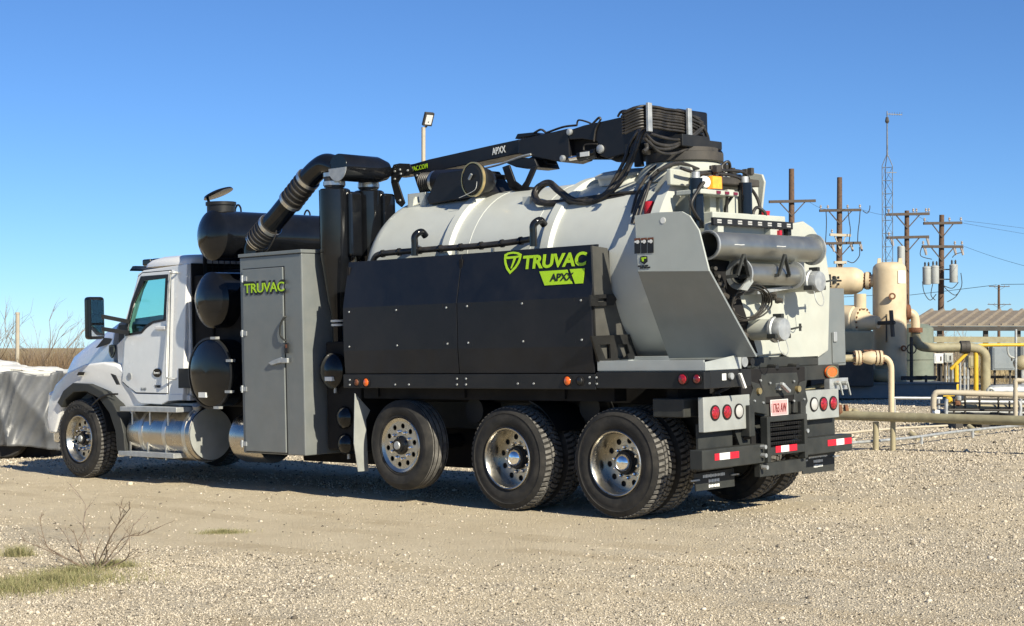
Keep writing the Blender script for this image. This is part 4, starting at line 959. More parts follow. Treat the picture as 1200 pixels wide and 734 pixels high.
for i in range(3):
    x0 = 743+7.8*i; c4 = [L(px, py, 'y', -1.223) for px, py in ((x0+.4, 279.6-i*.4), (x0+7.2, 279-i*.4), (x0+7.4, 297-i*.3), (x0+.6, 297.6-i*.3))]
    lb = MB().prism(c4, (0, -.002, 0)).build('warning_label', 'ink', shield)
    MB().prism([L(px, py, 'y', -1.2255) for px, py in ((x0+.4, 279.6-i*.4), (x0+7.2, 279-i*.4), (x0+7.2, 281.4-i*.4), (x0+.4, 282-i*.4))], (0, -.002, 0)).build('warning_header', 'label_brown', lb)
    for (dx, r) in ((1.6, .010), (4.2, .018)):
        q = L(x0+dx, 283.6-i*.3, 'y', -1.2255); MB().tube(q, q+V(0, -.002, 0), r, n=12).build('warning_pictogram', 'white_ink', lb)
e_ = MB().prism([L(px, py, 'y', -1.223) for px, py in ((750.5, 301), (754, 300), (758.5, 300.5), (759, 306.5), (755, 310), (750.3, 307))], (0, -.002, 0)).build('shield_emblem', 'ink', shield)
MB().prism([L(px, py, 'y', -1.2255) for px, py in ((751.5, 302), (757.2, 301.4), (757.2, 303.2), (754.5, 303.4), (754.3, 306.5), (752.5, 306.6))], (0, -.002, 0)).build('emblem_mark', 'lime', e_)
mb = MB()
for x0, x1, y in ((747.5, 751.5, 312.2), (752, 755, 312), (755.5, 759.5, 311.6), (750, 754, 314.2), (754.5, 758, 314), (758.5, 762, 313.7)):
    q = L(x0, y, 'y', -1.223); r_ = L(x1, y, 'y', -1.223); mb.box(q.x, r_.x, q.y-.002, q.y, q.z-.007, q.z+.007)
mb.build('label_small_print', 'ink', shield)

# --- tailgate
DX = .85
dp = [L(px, py, 'x', DX) for px, py in ((828, 300), (830, 262), (838, 258), (929, 262), (942, 259.5), (953, 267), (967, 288), (973, 330), (971, 411), (957, 421), (925, 420), (918, 414.5), (886, 418), (858, 375))]
gate = MB().prism(dp, (-.05, 0, 0)).build('tailgate', 'sage_white', T, bevel=.012)
lp = MB().lathe([(.60, -.40), (.62, -.36), (.62, -.02), (.55, 0)], (DX-.02, .15, 2.06), (1, 0, 0), 48, caps=True).build('tailgate_dome', 'sage_white', gate, smooth=40)
def pipe(y0, y1, x, z, r, fl0, fl1, name):
    mb = MB(); t = .012
    mb.lathe([(r-t, 0), (r, 0), (r, y1-y0), (r-t, y1-y0)], (x, y0, z), (0, 1, 0), 40, caps=False, loop=True)
    o = mb.build(name, 'tube_metal', T, smooth=40)
    for (yy, f) in ((y0, fl0), (y1, fl1)):
        if f: MB().lathe([(r-t, -.014), (r+f, -.014), (r+f, .006), (r+f*.5, .016), (r, .018)], (x, yy+ (.014 if yy == y0 else -.01), z), (0, 1, 0), 40, caps=False).build('pipe_flange', 'galv', o)
    return o
ZU = L(892, 290, 'x', 1.0).z; yl = L(829, 289, 'x', 1.0).y; yr = L(953, 293, 'x', 1.0).y
up1 = pipe(yl, yr, 1.0, ZU, .122, .012, .03, 'suction_tube')
ZL = L(900, 322, 'x', 1.02).z; y2 = L(866, 322, 'x', 1.02).y; y3 = L(931, 322, 'x', 1.02).y
lo1_ = pipe(y2, y3, 1.02, ZL, .100, .045, .03, 'suction_tube')
for px in (871, 919):
    mb = MB(); q = L(px, 305, 'x', 1.15); mb.bar(q+V(0, -.10, -.14), q+V(.02, -.02, .05), .03, .02); mb.bar(q+V(.02, -.02, .05), q+V(0, .08, -.14), .03, .02); mb.bar(q+V(0, -.10, -.14), q+V(-.1, -.12, -.15), .03, .03); mb.bar(q+V(0, .08, -.14), q+V(-.1, .09, -.15), .03, .03)
    mb.build('tube_rack', 'frame_black', gate)
q = L(930, 338, 'x', 1.0); MB().prism([(q.x, q.y-.6, q.z-.06), (q.x, q.y+.02, q.z-.0), (q.x, q.y+.02, q.z+.03), (q.x, q.y-.6, q.z-.02)], (-.15, 0, 0)).build('tube_cradle', 'galv', gate)
q = L(875, 337, 'x', 1.12); MB().prism([q+V(0, -.12, -.02), q+V(0, -.02, -.03), q+V(0, .08, .05), q+V(0, .07, .08), q+V(0, -.06, .03)], (.02, 0, 0)).build('latch_hook', 'steel_light', gate)
def port(px, py, px0, r):
    c1 = L(px, py, 'x', 1.22); o = MB(); o.tube((DX-.01, c1.y, c1.z), (1.15, c1.y, c1.z), r, n=32)
    o = o.build('port', 'sage_white', gate, smooth=40)
    MB().lathe([(r*1.02, 1.10), (r*1.25, 1.11), (r*1.25, 1.14), (r*1.12, 1.15), (r*1.12, 1.20), (r*1.02, 1.225), (0, 1.23)], (0, c1.y, c1.z), (1, 0, 0), 32).build('port_cap', 'galv', o, smooth=35)
    for a in (90, 210, 330):
        qq = V(1.16, c1.y+r*1.25*math.cos(R(a)), c1.z+r*1.25*math.sin(R(a))); MB().box(qq.x-.05, qq.x+.05, qq.y-.022, qq.y+.022, qq.z-.022, qq.z+.022).build('cam_lever', 'frame_black', o, bevel=.006)
    mb = MB(); mb.bar((1.23, c1.y+.1, c1.z+.0), (1.25, c1.y+.24, c1.z+.02), .016, .016); mb.tube((1.25, c1.y+.22, c1.z-.02), (1.25, c1.y+.22, c1.z+.05), .012, n=6); mb.build('cap_handle', 'frame_black', o)
    cy_ = c1.y-.02; MB().sweep([(1.2, cy_-.06, c1.z-r), (1.22, cy_-.05, c1.z-r-.10), (1.23, cy_+.02, c1.z-r-.14), (1.22, cy_+.08, c1.z-r-.09), (1.2, cy_+.07, c1.z-r)], .004, n=5).build('lanyard', 'galv', o)
port(961, 330, 0, .092); port(919, 386, 0, .098)
ptv = MB(); q = L(876, 356, 'x', 1.0)
for k in range(5):
    ry, rz, tw_ = .235+.012*k, .125+.010*k, .12*k
    ptv.sweep([(q.x+.012*k+.05*math.sin(a+tw_), q.y+ry*math.cos(a), q.z+rz*math.sin(a)+.015*math.sin(2*a+k)) for a in np.linspace(0, 6.283, 25)], .008, n=6, k=1, cap=False)
ptv.build('coiled_cable', 'rubber_hose', gate, smooth=60)
q = L(905, 350, 'x', .95)
mb = MB()
for i in range(5): mb.lathe([(.025, 0), (.03, .02), (.02, .07)], q+V(-.03*(i % 2), -.05*i+.05, .03*(i % 3)-.02), (1, .3, 0), 8)
mb.build('valve_bank', 'dark_steel', gate)
MB().prism([L(px, py, 'x', .856) for px, py in ((828, 304), (852, 306), (860, 325), (866, 350), (880, 395), (886, 414), (862, 384))], (.02, 0, 0)).build('dark_gap_filler', 'black_matte', gate)  # dark filler sheet closing the gap between shield and tailgate
mb = MB()
for i in range(9):
    q = L(836+4.2*i+random.uniform(-3, 3), 318+9.5*i+random.uniform(-4, 4), 'x', .89); s_k = random.uniform(.015, .032); mb.lathe([(s_k, 0), (s_k*1.2, .02), (s_k*.7, .06)], q, (1, random.uniform(-.5, .5), random.uniform(-.4, .4)), 8)
mb.build('linkage_valves', 'dark_steel', gate)['kind'] = 'stuff'
for (px, py) in ((865, 287), (914, 289)):                      # chalk scribbles on the tube
    q = L(px, py, 'x', 1.125); MB().sweep([q+V(-.002, .05*t-.05, .018*math.sin(3.1*t)) for t in range(4)], .004, n=4, k=4).build('chalk_mark', 'white_ink', up1)
# number lamps strip
a = L(836, 258.5, 'x', .93); b = L(929, 265.5, 'x', .93); zc = (a.z+b.z)/2
ls_ = MB().box(.90, .935, a.y, b.y, zc-.035, zc+.035).build('light_strip', 'black_satin', T, bevel=.006)
for k in range(8):
    y = a.y + (b.y-a.y)*(k+.5)/8; l_ = MB().box(.935, .940, y-.032, y+.032, zc-.017, zc+.017).build('strip_lamp', 'strip_white', ls_); MB().box(.9402, .9412, y-.03, y+.03, zc-.003, zc+.003).build('lamp_line', 'frame_black', l_)
MB().box(.85, .9, b.y-.04, b.y+.02, zc-.09, zc+.02).build('strip_bracket', 'black_satin', ls_)
for (px, py, sx) in ((843, 272, .09), (906, 276, .14)):
    q = L(px, py, 'x', .9); MB().box(.84, .92, q.y-sx/2, q.y+sx/2, q.z-.05, q.z+.06).build('rack_block', 'sage_white', gate, bevel=.008)
q = L(913, 274, 'x', .93); MB().box(.9, .95, q.y-.02, q.y+.02, q.z-.05, q.z+.03).build('red_latch', 'red_bucket', gate)
# mast frame above the tailgate
ms = [(757, 262), (757, 250), (762, 233), (770, 215), (781, 202), (796, 194), (809, 196), (812, 205), (806, 262)]
for y in (-.62, .55):
    p_ = [L(px, py, 'y', -.62) for px, py in ms]; MB().prism([(v.x, y, v.z) for v in p_], (0, .03, 0)).build('mast_plate', 'sage_white', T, bevel=.006)
a = L(786, 207, 'x', .5); b = L(812, 209, 'x', .5); MB().box(.45, .5, a.y, b.y, b.z-.08, b.z+.07).build('mast_arm', 'sage_white', T, bevel=.01)
MB().box(.25, .75, -.62, .58, 2.6, 2.82).build('mast_base', 'sage_white', T, bevel=.01)
for (px0, px1, py0, py1) in ((832, 840, 226, 262), (853, 862, 222, 262), (819, 826, 238, 262), (843, 848, 232, 262)):
    a = L(px0, py0, 'x', .62); b = L(px1, py1, 'x', .62); MB().box(.55, .62, a.y, b.y, b.z, a.z).build('mast_upright', 'sage_white', T, bevel=.006)
MB().box(.30, .5, -.25, .5, 2.8, 3.12).build('mast_web', 'sage_white', T, bevel=.01)
for (px, z0, z1) in ((816, 2.66, 3.12), (873, 2.72, 3.12)):
    q = L(px, 235, 'x', .68); c_y = MB().tube((.68, q.y, z0), (.68, q.y, z1), .068, n=24).build('lift_cylinder', 'black_gloss', T)
    MB().tube((.68, q.y, z1), (.68, q.y, z1+.06), .04, n=16).build('cylinder_eye', 'galv', c_y)
# beacon platform
a = L(821, 221, 'x', .78); b = L(866, 228, 'x', .78)
pl = MB().box(.50, .78, a.y, b.y, a.z-.045, a.z-.0).build('beacon_shelf', 'sage_white', T, bevel=.008)
for k, px in enumerate((842, 852, 862)):
    q = L(px, 222+k*.9, 'x', .785); MB().box(.78, .79, q.y-.03, q.y+.03, a.z-.035, a.z-.008).build('red_marker', 'dark_red_lens', pl)
q = L(836, 211, 'x', .66); bc = MB().box(.64, .71, q.y-.075, q.y+.075, a.z, a.z+.14).build('beacon', 'orange_beacon', T, bevel=.012)
MB().box(.63, .72, q.y-.08, q.y+.08, a.z-.001, a.z+.02).build('beacon_base', 'frame_black', bc)
q = L(823, 214, 'x', .7); MB().lathe([(.05, 0), (.06, .03), (.05, .06), (.0, .065)], q, (1, -.3, 0), 20).build('work_lamp', 'white_lens', T)
# red cups
for (px, py) in ((760, 244), (896, 255)):
    q = L(px, py, 'x', .60 if px > 800 else .2); MB().lathe([(.04, 0), (.055, .12), (.048, .12), (.035, .01)], q+V(0, 0, -.06), (0, 0, 1), 16).build('red_cap', 'red_bucket', T)
# small hoses swarming over the mast head
rnd = random.Random(11)
HS = [[(741, 262), (748, 235), (760, 212), (775, 198), (800, 194), (830, 203)], [(744, 262), (752, 232), (765, 208), (782, 195), (806, 197), (840, 205), (870, 206)], [(747, 255), (756, 228), (770, 203), (790, 193), (815, 199), (850, 203), (884, 212)],
      [(800, 197), (820, 202), (850, 200), (876, 203), (882, 222)], [(818, 205), (835, 203), (865, 208), (884, 226), (889, 247), (886, 262)], [(770, 200), (795, 191), (822, 200), (845, 204), (875, 200)],
      [(822, 214), (812, 228), (808, 240), (814, 252), (821, 258)], [(886, 262), (884, 250), (890, 243), (895, 250), (896, 262)], [(850, 230), (852, 245), (849, 262)], [(856, 230), (853, 245), (858, 262)], [(846, 203), (846, 195), (850, 190), (856, 196), (856, 205)],
      [(740, 250), (745, 228), (757, 210), (770, 196), (788, 190)]]
for i, h in enumerate(HS):
    xx = [.05, .1, .2, .62, .66, .3, .74, .72, .7, .7, .6, -.05][i]
    MB().sweep([L(px, py, 'x', xx)+V(rnd.uniform(-.03, .03), 0, 0) for px, py in h], .016, n=7, k=5).build('hydraulic_hose', 'rubber_hose', T, smooth=60)
mb = MB()
for i in range(16):
    px = rnd.uniform(828, 882); q = L(px, rnd.uniform(196, 206), 'x', rnd.uniform(.45, .7)); s = rnd.uniform(.012, .026); mb.box(q.x-s, q.x+s, q.y-s, q.y+s, q.z-s*1.3, q.z+s*1.3)
mb.build('valve_block', 'dark_steel', T, bevel=.004)['kind'] = 'stuff'
a = L(822, 203, 'x', .6); b = L(884, 207, 'x', .6); MB().box(.5, .66, a.y, b.y, a.z-.09, a.z-.02).build('valve_manifold', 'dark_steel', T, bevel=.01)

# --- boom
def slab(px, y0, th, name, m='black_panel', parent=T, bev=.008): return MB().prism([L(a, b, 'y', y0) for a, b in px], (0, th, 0)).build(name, m, parent, bevel=bev)
boom = slab([(608, 164), (664, 151), (666, 152), (667, 186), (656, 190), (628, 184.5), (607, 180)], -.19, .38, 'boom')
slab([(540, 178.5), (573, 171), (608, 163.5), (609, 180), (576, 187), (540, 194.5), (500, 203), (470, 205), (455, 207), (450, 203), (456, 197), (485, 192), (502, 187)], -.14, .28, 'boom_tube', parent=boom)
slab([(666, 153), (684, 147), (714, 140.5), (751, 132), (757, 140), (757, 172), (740, 178), (712, 186), (702, 182), (700, 166), (682, 163), (667, 164)], -.19, .38, 'boom_base_arm', parent=boom)
slab([(667, 162), (702, 162), (704, 186), (667, 186)], -.10, .20, 'boom_inner', 'black_matte', boom)
slab([(603, 163), (606, 157), (626, 155), (634, 158)], -.10, .2, 'boom_bracket', parent=boom)
slab([(628, 181), (640, 188), (642, 192), (636, 193), (618, 186)], -.08, .16, 'boom_stop', parent=boom)
for (px, py, r) in ((668, 155, .035), (660, 186, .035), (704, 175, .045)):
    q = L(px, py, 'y', -.19); MB().lathe([(r, 0), (r, .02), (r*.6, .03), (0, .03)], q, (0, -1, 0), 16).build('pivot_pin', 'galv', boom)
a = L(679, 184, 'y', -.2); b = L(699, 179, 'y', -.2); MB().tube(a, b, .05, n=16).build('extend_cylinder', 'black_gloss', boom); MB().tube(a, L(668, 186, 'y', -.2), .025, n=10).build('cylinder_rod', 'chrome', boom)
MB().box((a.x+b.x)/2-.06, (a.x+b.x)/2+.06, -.255, -.25, (a.z+b.z)/2-.02, (a.z+b.z)/2+.025).build('sticker', 'white_ink', boom)
q = L(577, 181, 'y', -.143); r_ = L(596, 172, 'y', -.143); sl = (L(596, 177, 'y', -.143)-L(577, 181.2, 'y', -.143)).normalized()
lettering('APXX', 'boom_lettering', 'white_ink', boom, q+V(0, -.001, -.01), sl, Vector((-sl.z, 0, sl.x)), .20, .075, .02)
q = L(474, 203, 'y', -.143); sl = (L(506, 193.5, 'y', -.143)-L(474, 201, 'y', -.143)).normalized()
lettering('TRUVAC.COM', 'boom_lettering', 'lime', boom, q+V(0, -.001, -.005), sl, Vector((-sl.z, 0, sl.x)), .38, .055, .01)
# boom rest, frame and head
for s in ([(575, 204), (590, 206), (590, 212), (571, 208)],): pass
slab([(588, 196), (596, 193), (603, 212), (612, 219), (612, 224), (600, 223), (596, 220)], -.28, .03, 'boom_rest', parent=T)
slab([(622, 196), (629, 194), (624, 206), (618, 219), (612, 224), (608, 222), (615, 212)], -.28, .03, 'boom_rest', parent=T)
slab([(598, 219), (622, 219), (620, 224), (600, 224)], -.28, .5, 'boom_rest_base', parent=T)
slab([(590, 190), (606, 184), (626, 186), (630, 196), (616, 198), (604, 196)], -.2, .36, 'boom_saddle', parent=boom)
slab([(560, 203), (592, 205), (592, 211), (560, 207)], -.22, .08, 'rest_arm', parent=boom)
MB().sweep([L(px, py, 'y', -.2) for px, py in ((560, 199), (585, 193), (610, 184), (622, 181))], .012, n=6).build('boom_cable', 'galv', boom)
# head plates at the folded end
for y, k in ((-.30, 0), (.1, 1)):
    hd = slab([(458, 200), (461, 193), (468, 191.5), (479, 192), (484, 200), (478, 206), (470, 207), (466, 214), (474, 238), (470, 243), (464, 238), (458, 214)], y, .02, 'head_plate', 'black_satin', boom, .004)
    if k == 0: bolts('head_bolts', [L(px, py, 'y', -.30) for px, py in ((463, 201), (469, 199), (470, 204), (478, 200), (489, 206), (494, 216), (463, 210), (469, 235))], (0, -1, 0), .013, .012, 'galv', hd, 8)
slab([(484, 203), (492, 202), (500, 232), (496, 238), (488, 216)], -.3, .02, 'head_plate', 'black_satin', boom, .004)
a = L(496, 214, 'y', -.25); b = L(512, 213, 'y', -.25); bellows(a, b, .10, 7, 'boom_hose', 'rubber_hose', boom)
mb = MB(); clamp(mb, b, b-a, .115, .03); mb.build('hose_clamp', 'aluminium', boom)
# suction elbow with end disc
q = L(555, 210.5, 'y', -.62); hose_in = L(514, 213, 'y', -.25)
el = MB().sweep([hose_in, hose_in*.55+V(q.x-.05, -.35, q.z+.02)*.45, V(q.x-.04, -.42, q.z), V(q.x, -.60, q.z)], .13, n=24, k=5).build('suction_elbow', 'black_panel', T, smooth=45)
MB().prism([L(px, py, 'y', -.5) for px, py in ((514, 203), (548, 198), (566, 224), (564, 230), (530, 235), (503, 240), (500, 233))], (0, .5, 0)).build('suction_box', 'black_panel', T, bevel=.01)
MB().lathe([(0, -.035), (.14, -.03), (.172, -.01), (.172, .05), (0, .05)], (q.x, -.62, q.z), (.1, 1, 0), 36).build('elbow_cover', 'black_satin', el)
MB().lathe([(.170, -.02), (.183, -.02), (.183, .012), (.170, .012)], (q.x, -.62, q.z), (.1, 1, 0), 36, caps=False, loop=True).build('cover_band', 'brass', el)
MB().bar(q+V(-.02, -.05, 0), q+V(.03, -.06, .05), .02, .02).build('cover_latch', 'galv', el)
MB().sweep([L(px, py, 'y', -.66) for px, py in ((559, 213), (557, 222), (549, 227), (538, 232))], .003, n=5).build('cover_lanyard', 'white_ink', el)
# slewing turret
q = L(788, 190, 'y', 0)
tb = MB().lathe([(.50, 3.16), (.42, 3.30), (.36, 3.36), (0, 3.36)], (-.05, 0, 0), (0, 0, 1), 36).build('turret_base', 'sage_white', T, smooth=35)
sr = MB().lathe([(.36, 3.36), (.38, 3.37), (.38, 3.45), (.33, 3.46), (.33, 3.50), (0, 3.50)], (-.02, 0, 0), (0, 0, 1), 48).build('slewing_ring', 'dark_steel', T, smooth=35)
hd = MB(); hd.box(-.42, .10, -.24, .24, 3.50, 3.88); hd = hd.build('turret_head', 'black_panel', T, bevel=.02)
MB().box(-.5, .22, -.34, .30, 3.50, 3.58).build('turret_plate', 'black_satin', hd, bevel=.008)
a = L(803, 158, 'x', .2); MB().box(.02, .24, a.y-.1, a.y+.34, a.z-.12, a.z).build('valve_box', 'black_satin', hd, bevel=.01)
q = L(835, 183.5, 'x', .12); MB().tube((.12, q.y-.32, q.z-.02), (.12, q.y, q.z), .055, n=18).build('slew_motor', 'black_satin', hd); MB().tube((.12, q.y, q.z), (.12, q.y+.07, q.z+.005), .082, n=18).build('motor_cap', 'black_gloss', hd)
slab([(742, 170), (748, 166), (752, 195), (743, 196)], -.4, .05, 'turret_stay', 'black_satin', hd)
slab([(700, 181), (745, 177), (745, 188), (722, 190)], -.1, .2, 'luff_cylinder', 'black_satin', hd)
# hose deck: a sheaf of hoses clamped across the turret
XH = .20; yA = L(757, 140, 'x', XH).y; yB = L(806, 140, 'x', XH).y; yE = L(826, 140, 'x', XH).y; zA = L(780, 151, 'x', XH).z
for i in range(16):
    z = zA + .027*(i % 8) + rnd.uniform(-.004, .004); x = XH-.07 + .035*(i//8)
    MB().sweep([(x-.16, yA-.07, z-.05), (x-.02, yA-.01, z), (x+.02, yA+.2, z+.006), (x+.02, (yA+yB)/2, z), (x, yB, z), (x-.03, yE+.05, z-.02-rnd.uniform(0, .05))], .0135, n=7, k=5).build('hydraulic_hose', 'rubber_hose', T, smooth=60)
for y in (yA+.03, yB):
    MB().box(XH, XH+.03, y-.03, y+.03, zA-.05, zA+.22).build('hose_clamp_plate', 'galv', T, bevel=.004)
for (h, r) in (([(757, 158), (768, 168), (785, 171), (800, 166), (815, 158), (825, 148)], .018), ([(755, 162), (770, 174), (792, 172), (822, 150)], .016), ([(822, 146), (829, 160), (830, 175), (823, 184)], .018), ([(760, 165), (772, 178), (790, 180), (812, 172)], .014), ([(762, 157), (790, 164), (818, 162)], .016), ([(757, 168), (758, 174), (754, 178)], .02)):
    MB().sweep([L(px, py, 'x', .2) for px, py in h], r, n=7, k=5).build('hydraulic_hose', 'rubber_hose', T, smooth=60)
# the big loop of hoses hanging over the tank
lp = [(762, 146), (752, 152), (744, 168), (737, 188), (726, 209), (712, 226), (694, 236), (672, 235), (656, 224), (645, 215), (634, 217), (627, 227), (632, 237), (650, 238), (680, 235), (715, 230), (757, 226)]
ly = [-.42, -.5, -.52, -.54, -.58, -.64, -.70, -.72, -.68, -.62, -.60, -.62, -.70, -.70, -.66, -.62, -.60]
for i in range(9):
    dx, dy = rnd.uniform(-3.4, 3.4), rnd.uniform(-2.6, 2.6); pts = []
    for (px, py), y in zip(lp, ly):
        k = 1.9 if 160 < py < 215 and px > 700 else 1.
        pts.append(L(px+dx*k+rnd.uniform(-.5, .5), py+dy+rnd.uniform(-.4, .4), 'y', y+rnd.uniform(-.025, .025)))
    MB().sweep(pts, .0155, n=7, k=5).build('hydraulic_hose', 'rubber_hose', T, smooth=60)
for h, y, r in (([(640, 156), (660, 149), (676, 147)], -.1, .012), ([(676, 147), (678, 141), (688, 143), (694, 146)], -.1, .010), ([(694, 146), (702, 138), (704, 141)], -.1, .012), ([(724, 137), (728, 131), (736, 130), (746, 134)], -.1, .012), ([(728, 137), (735, 133), (750, 131)], -.15, .012), ([(704, 140), (698, 152), (696, 166)], -.2, .010), ([(684, 176), (686, 170), (700, 169)], -.2, .010), ([(626, 156), (634, 152), (640, 156)], -.1, .012)):
    MB().sweep([L(px, py, 'y', y) for px, py in h], r, n=6, k=5).build('boom_cable', 'rubber_hose', boom, smooth=60)

# --- right-hand rear box
a = L(972, 338, 'x', .80); b = L(991.5, 428, 'x', .80)
rb = MB().box(.2, .80, .95, b.y, b.z, a.z).build('rear_box', 'grey_paint', T, bevel=.008)
a = L(974, 390, 'x', .80); b2 = L(990, 425, 'x', .80); rbd = MB().box(.80, .812, a.y, b2.y, b2.z, a.z).build('box_door', 'grey_paint', rb, bevel=.004)
q = L(978, 395, 'x', .815); MB().box(.812, .83, q.y-.03, q.y+.03, q.z-.05, q.z+.05).build('box_latch', 'galv', rbd, bevel=.006)
# --- under-deck rear: light boxes, flaps, bumpers, ladder
def tail_box(px0, px1, py0, py1, lamps, rev):
    a = L(px0, py0, 'x', .96); b = L(px1, py1, 'x', .96)
    o = MB().box(.90, .96, a.y, b.y, b.z, a.z).build('tail_light_box', 'steel_light', T, bevel=.006)
    for (px, py, m) in lamps: lamp(px, py, 'x', .96, .058, m, o, (1, 0, 0), 'tail_light', 'black_matte')
    return o
tail_box(824, 879.5, 466, 502, ((837.5, 484, 'red_lens'), (851.5, 483, 'red_lens'), (865.5, 482, 'strip_white')), 0)
tail_box(943, 983.5, 458.5, 489, ((953.5, 474, 'strip_white'), (964.5, 473.5, 'red_lens'), (976, 472.5, 'red_lens')), 1)
MB().box(.45, .80, -1.2, 1.2, .95, 1.12).build('rear_cross_beam', 'frame_black', T, bevel=.01)
for (px0, px1, py0, py1) in ((817, 858, 500, 535), (945, 978, 488, 520)):
    a = L(px0, py0, 'x', .86); b = L(px1, py1, 'x', .86); MB().box(.84, .87, a.y, b.y, b.z-.1, a.z+.02).build('flap_bracket', 'frame_black', T, bevel=.006)
for (p4, tx) in ((((813.5, 556), (860, 549), (861, 570), (816, 576)), 837), (((941, 533), (978, 527.5), (978, 551.5), (941, 556)), 959)):
    q = [L(px, py, 'x', .78) for px, py in p4]; fl = MB().prism(q, (-.012, 0, 0)).build('mud_flap', 'frame_black', T)
    c = L(tx, (p4[0][1]+p4[1][1])/2+4.5, 'x', .783); mb = MB()
    for row, (wd_, n_) in enumerate(((.34, 15), (.17, 7), (.17, 7))):
        for k in range(n_):
            y = c.y - wd_/2 + wd_*k/n_; hh = random.uniform(.010, .015); z = c.z-.047*row + .0*y
            mb.box(.781, .7825, y, y+wd_/n_*.72, z-hh, z+hh)
    mb.build('flap_print', 'white_ink', fl)
    for s in (0, 1):
        e0 = q[0]*.9+q[3]*.1 if s == 0 else q[1]*.9+q[2]*.1; MB().bar(e0+V(.01, -.06, -.04), e0+V(.01, .06, -.04), .014, .014).build('flap_clip', 'galv', fl)
def bumper(pa, pb, h, x):
    a = L(*pa, 'x', x); b = L(*pb, 'x', x); z = (a.z+b.z)/2
    return MB().box(x-.14, x, a.y, b.y, z-h, z).build('rear_bumper', 'frame_black', T, bevel=.008), z
bl_, zb1 = bumper((823, 529), (896, 519.5), .175, 1.02); br_, zb2 = bumper((945, 514), (998.5, 508.5), .16, 1.02)
def reflect(px0, px1, py0, par, wmid=(.34, .72), xx=1.021):
    a = L(px0, py0, 'x', xx); b = L(px1, py0, 'x', xx); w_ = b.y-a.y
    for f0, f1, m in ((0, wmid[0], 'red_reflector'), (wmid[0], wmid[1], 'white_reflector'), (wmid[1], 1, 'red_reflector')):
        MB().box(xx-.0005, xx+.002, a.y+w_*f0, a.y+w_*f1, a.z-.03, a.z+.03).build('reflector_stripe', m, par)
reflect(837.5, 866, 536, bl_, (.2, .62)); reflect(970, 998, 519.5, br_, (.36, .68))
ld = MB()                                                                        # folding ladder in the middle
a = L(899, 489, 'x', 1.06); b = L(946, 486, 'x', 1.06); z0 = L(901, 545, 'x', 1.06).z; za = a.z
for y in (a.y, b.y-.05): ld.box(.98, 1.06, y, y+.05, z0+.02, za)
ld.box(.98, 1.06, a.y+.05, b.y-.05, za-.05, za); ld.box(.98, 1.06, a.y+.05, b.y-.05, za-.36, za-.285)
ld = ld.build('rear_ladder', 'frame_black', T, bevel=.006)
for k in range(5):
    z = za-.078-.044*k; st = MB().box(.955, 1.03, a.y+.07, b.y-.07, z-.013, z+.013).build('ladder_tread', 'black_satin', ld)
    mb = MB()
    for j in range(14): y = a.y+.09+(b.y-a.y-.18)*j/13; mb.lathe([(.014, 0), (.007, .016)], (1.028, y, z), (1, 0, .4), 6)
    mb.build('tread_grip', 'black_matte', st)['kind'] = 'stuff'
MB().box(.94, 1.0, a.y-.05, b.y+.05, za-.55, za-.43).build('ladder_bar', 'frame_black', T)
reflect(909, 934, 527, ld, (.25, .62), 1.061)
for (px, py) in ((896.5, 524), (897, 534), (898.5, 548), (946, 505)):
    q = L(px, py, 'x', 1.062); MB().tube(q-V(.05, 0, 0), q+V(.012, 0, 0), .02, n=10).build('ladder_pin', 'galv', ld)
# hinge plates above the ladder
hpx = [(880, 434), (889, 430), (892, 437), (936, 436), (938, 430), (945, 431), (946, 446), (944, 458), (947, 470), (943, 486), (936, 484), (896, 489), (879, 484), (877, 472), (882, 456), (879, 448)]
hg = MB().prism([L(px, py, 'x', .93) for px, py in hpx], (-.06, 0, 0)).build('hinge_plate', 'frame_black', T, bevel=.008)
MB().prism([L(px, py, 'x', .952) for px, py in ((893, 438), (934, 436.5), (936, 446), (932, 463), (897, 466), (891, 448))], (-.02, 0, 0)).build('hinge_inner_plate', 'frame_black', hg, bevel=.006)
for ear in (((880, 447), (890, 450), (897, 464), (899, 486), (881, 483), (878, 470), (883, 456)), ((931, 462), (938, 448), (945, 446), (944, 457), (947, 470), (942, 484), (930, 484))):
    MB().prism([L(px, py, 'x', .962) for px, py in ear], (-.03, 0, 0)).build('hinge_ear', 'frame_black', hg, bevel=.006)
for (px, py, r) in ((888.5, 458.5, .03), (934.5, 456, .03)):
    q = L(px, py, 'x', .962); MB().tube(q-V(.02, 0, 0), q+V(.025, 0, 0), r, n=16).build('hinge_pin', 'brass', hg)
bolts('hinge_bolts', [L(px, py, 'x', .963) for px, py in ((891, 446), (902, 449), (930, 447), (884, 470), (894, 472), (942, 468), (930, 470))], (1, 0, 0), .012, .012, 'galv', hg, 8)
q = L(912.5, 453, 'x', .955); mb = MB(); mb.box(.95, 1.0, q.y-.05, q.y+.05, q.z-.035, q.z+.03); mb.bar(q+V(.07, -.06, .03), q+V(.07, .07, -.05), .04, .03); mb.build('coupler', 'galv', hg, bevel=.006)
q = [L(px, py, 'x', .945) for px, py in ((902, 469), (922.5, 467.5), (923, 486), (903, 488))]
pl_ = MB().prism(q, (.006, 0, 0)).build('number_plate', 'plate_pink', hg)
MB().plate([v+V(.007, 0, 0) for v in q], [[sum(q, Vector())/4+(v-sum(q, Vector())/4)*.93+V(.007, 0, 0) for v in q]], (.001, 0, 0)).build('plate_border', 'white_ink', pl_)
a = L(904, 484, 'x', .9525); b = L(921.5, 474, 'x', .9525)
lettering('11763 AW', 'plate_lettering', 'dark_red_lens', pl_, a+V(0, 0, -.0), (0, 1, 0), (0, 0, 1), b.y-a.y, .085, .004)
MB().box(.3, .92, -.33, .33, .55, .78).build('tow_frame', 'black_matte', T, bevel=.01)
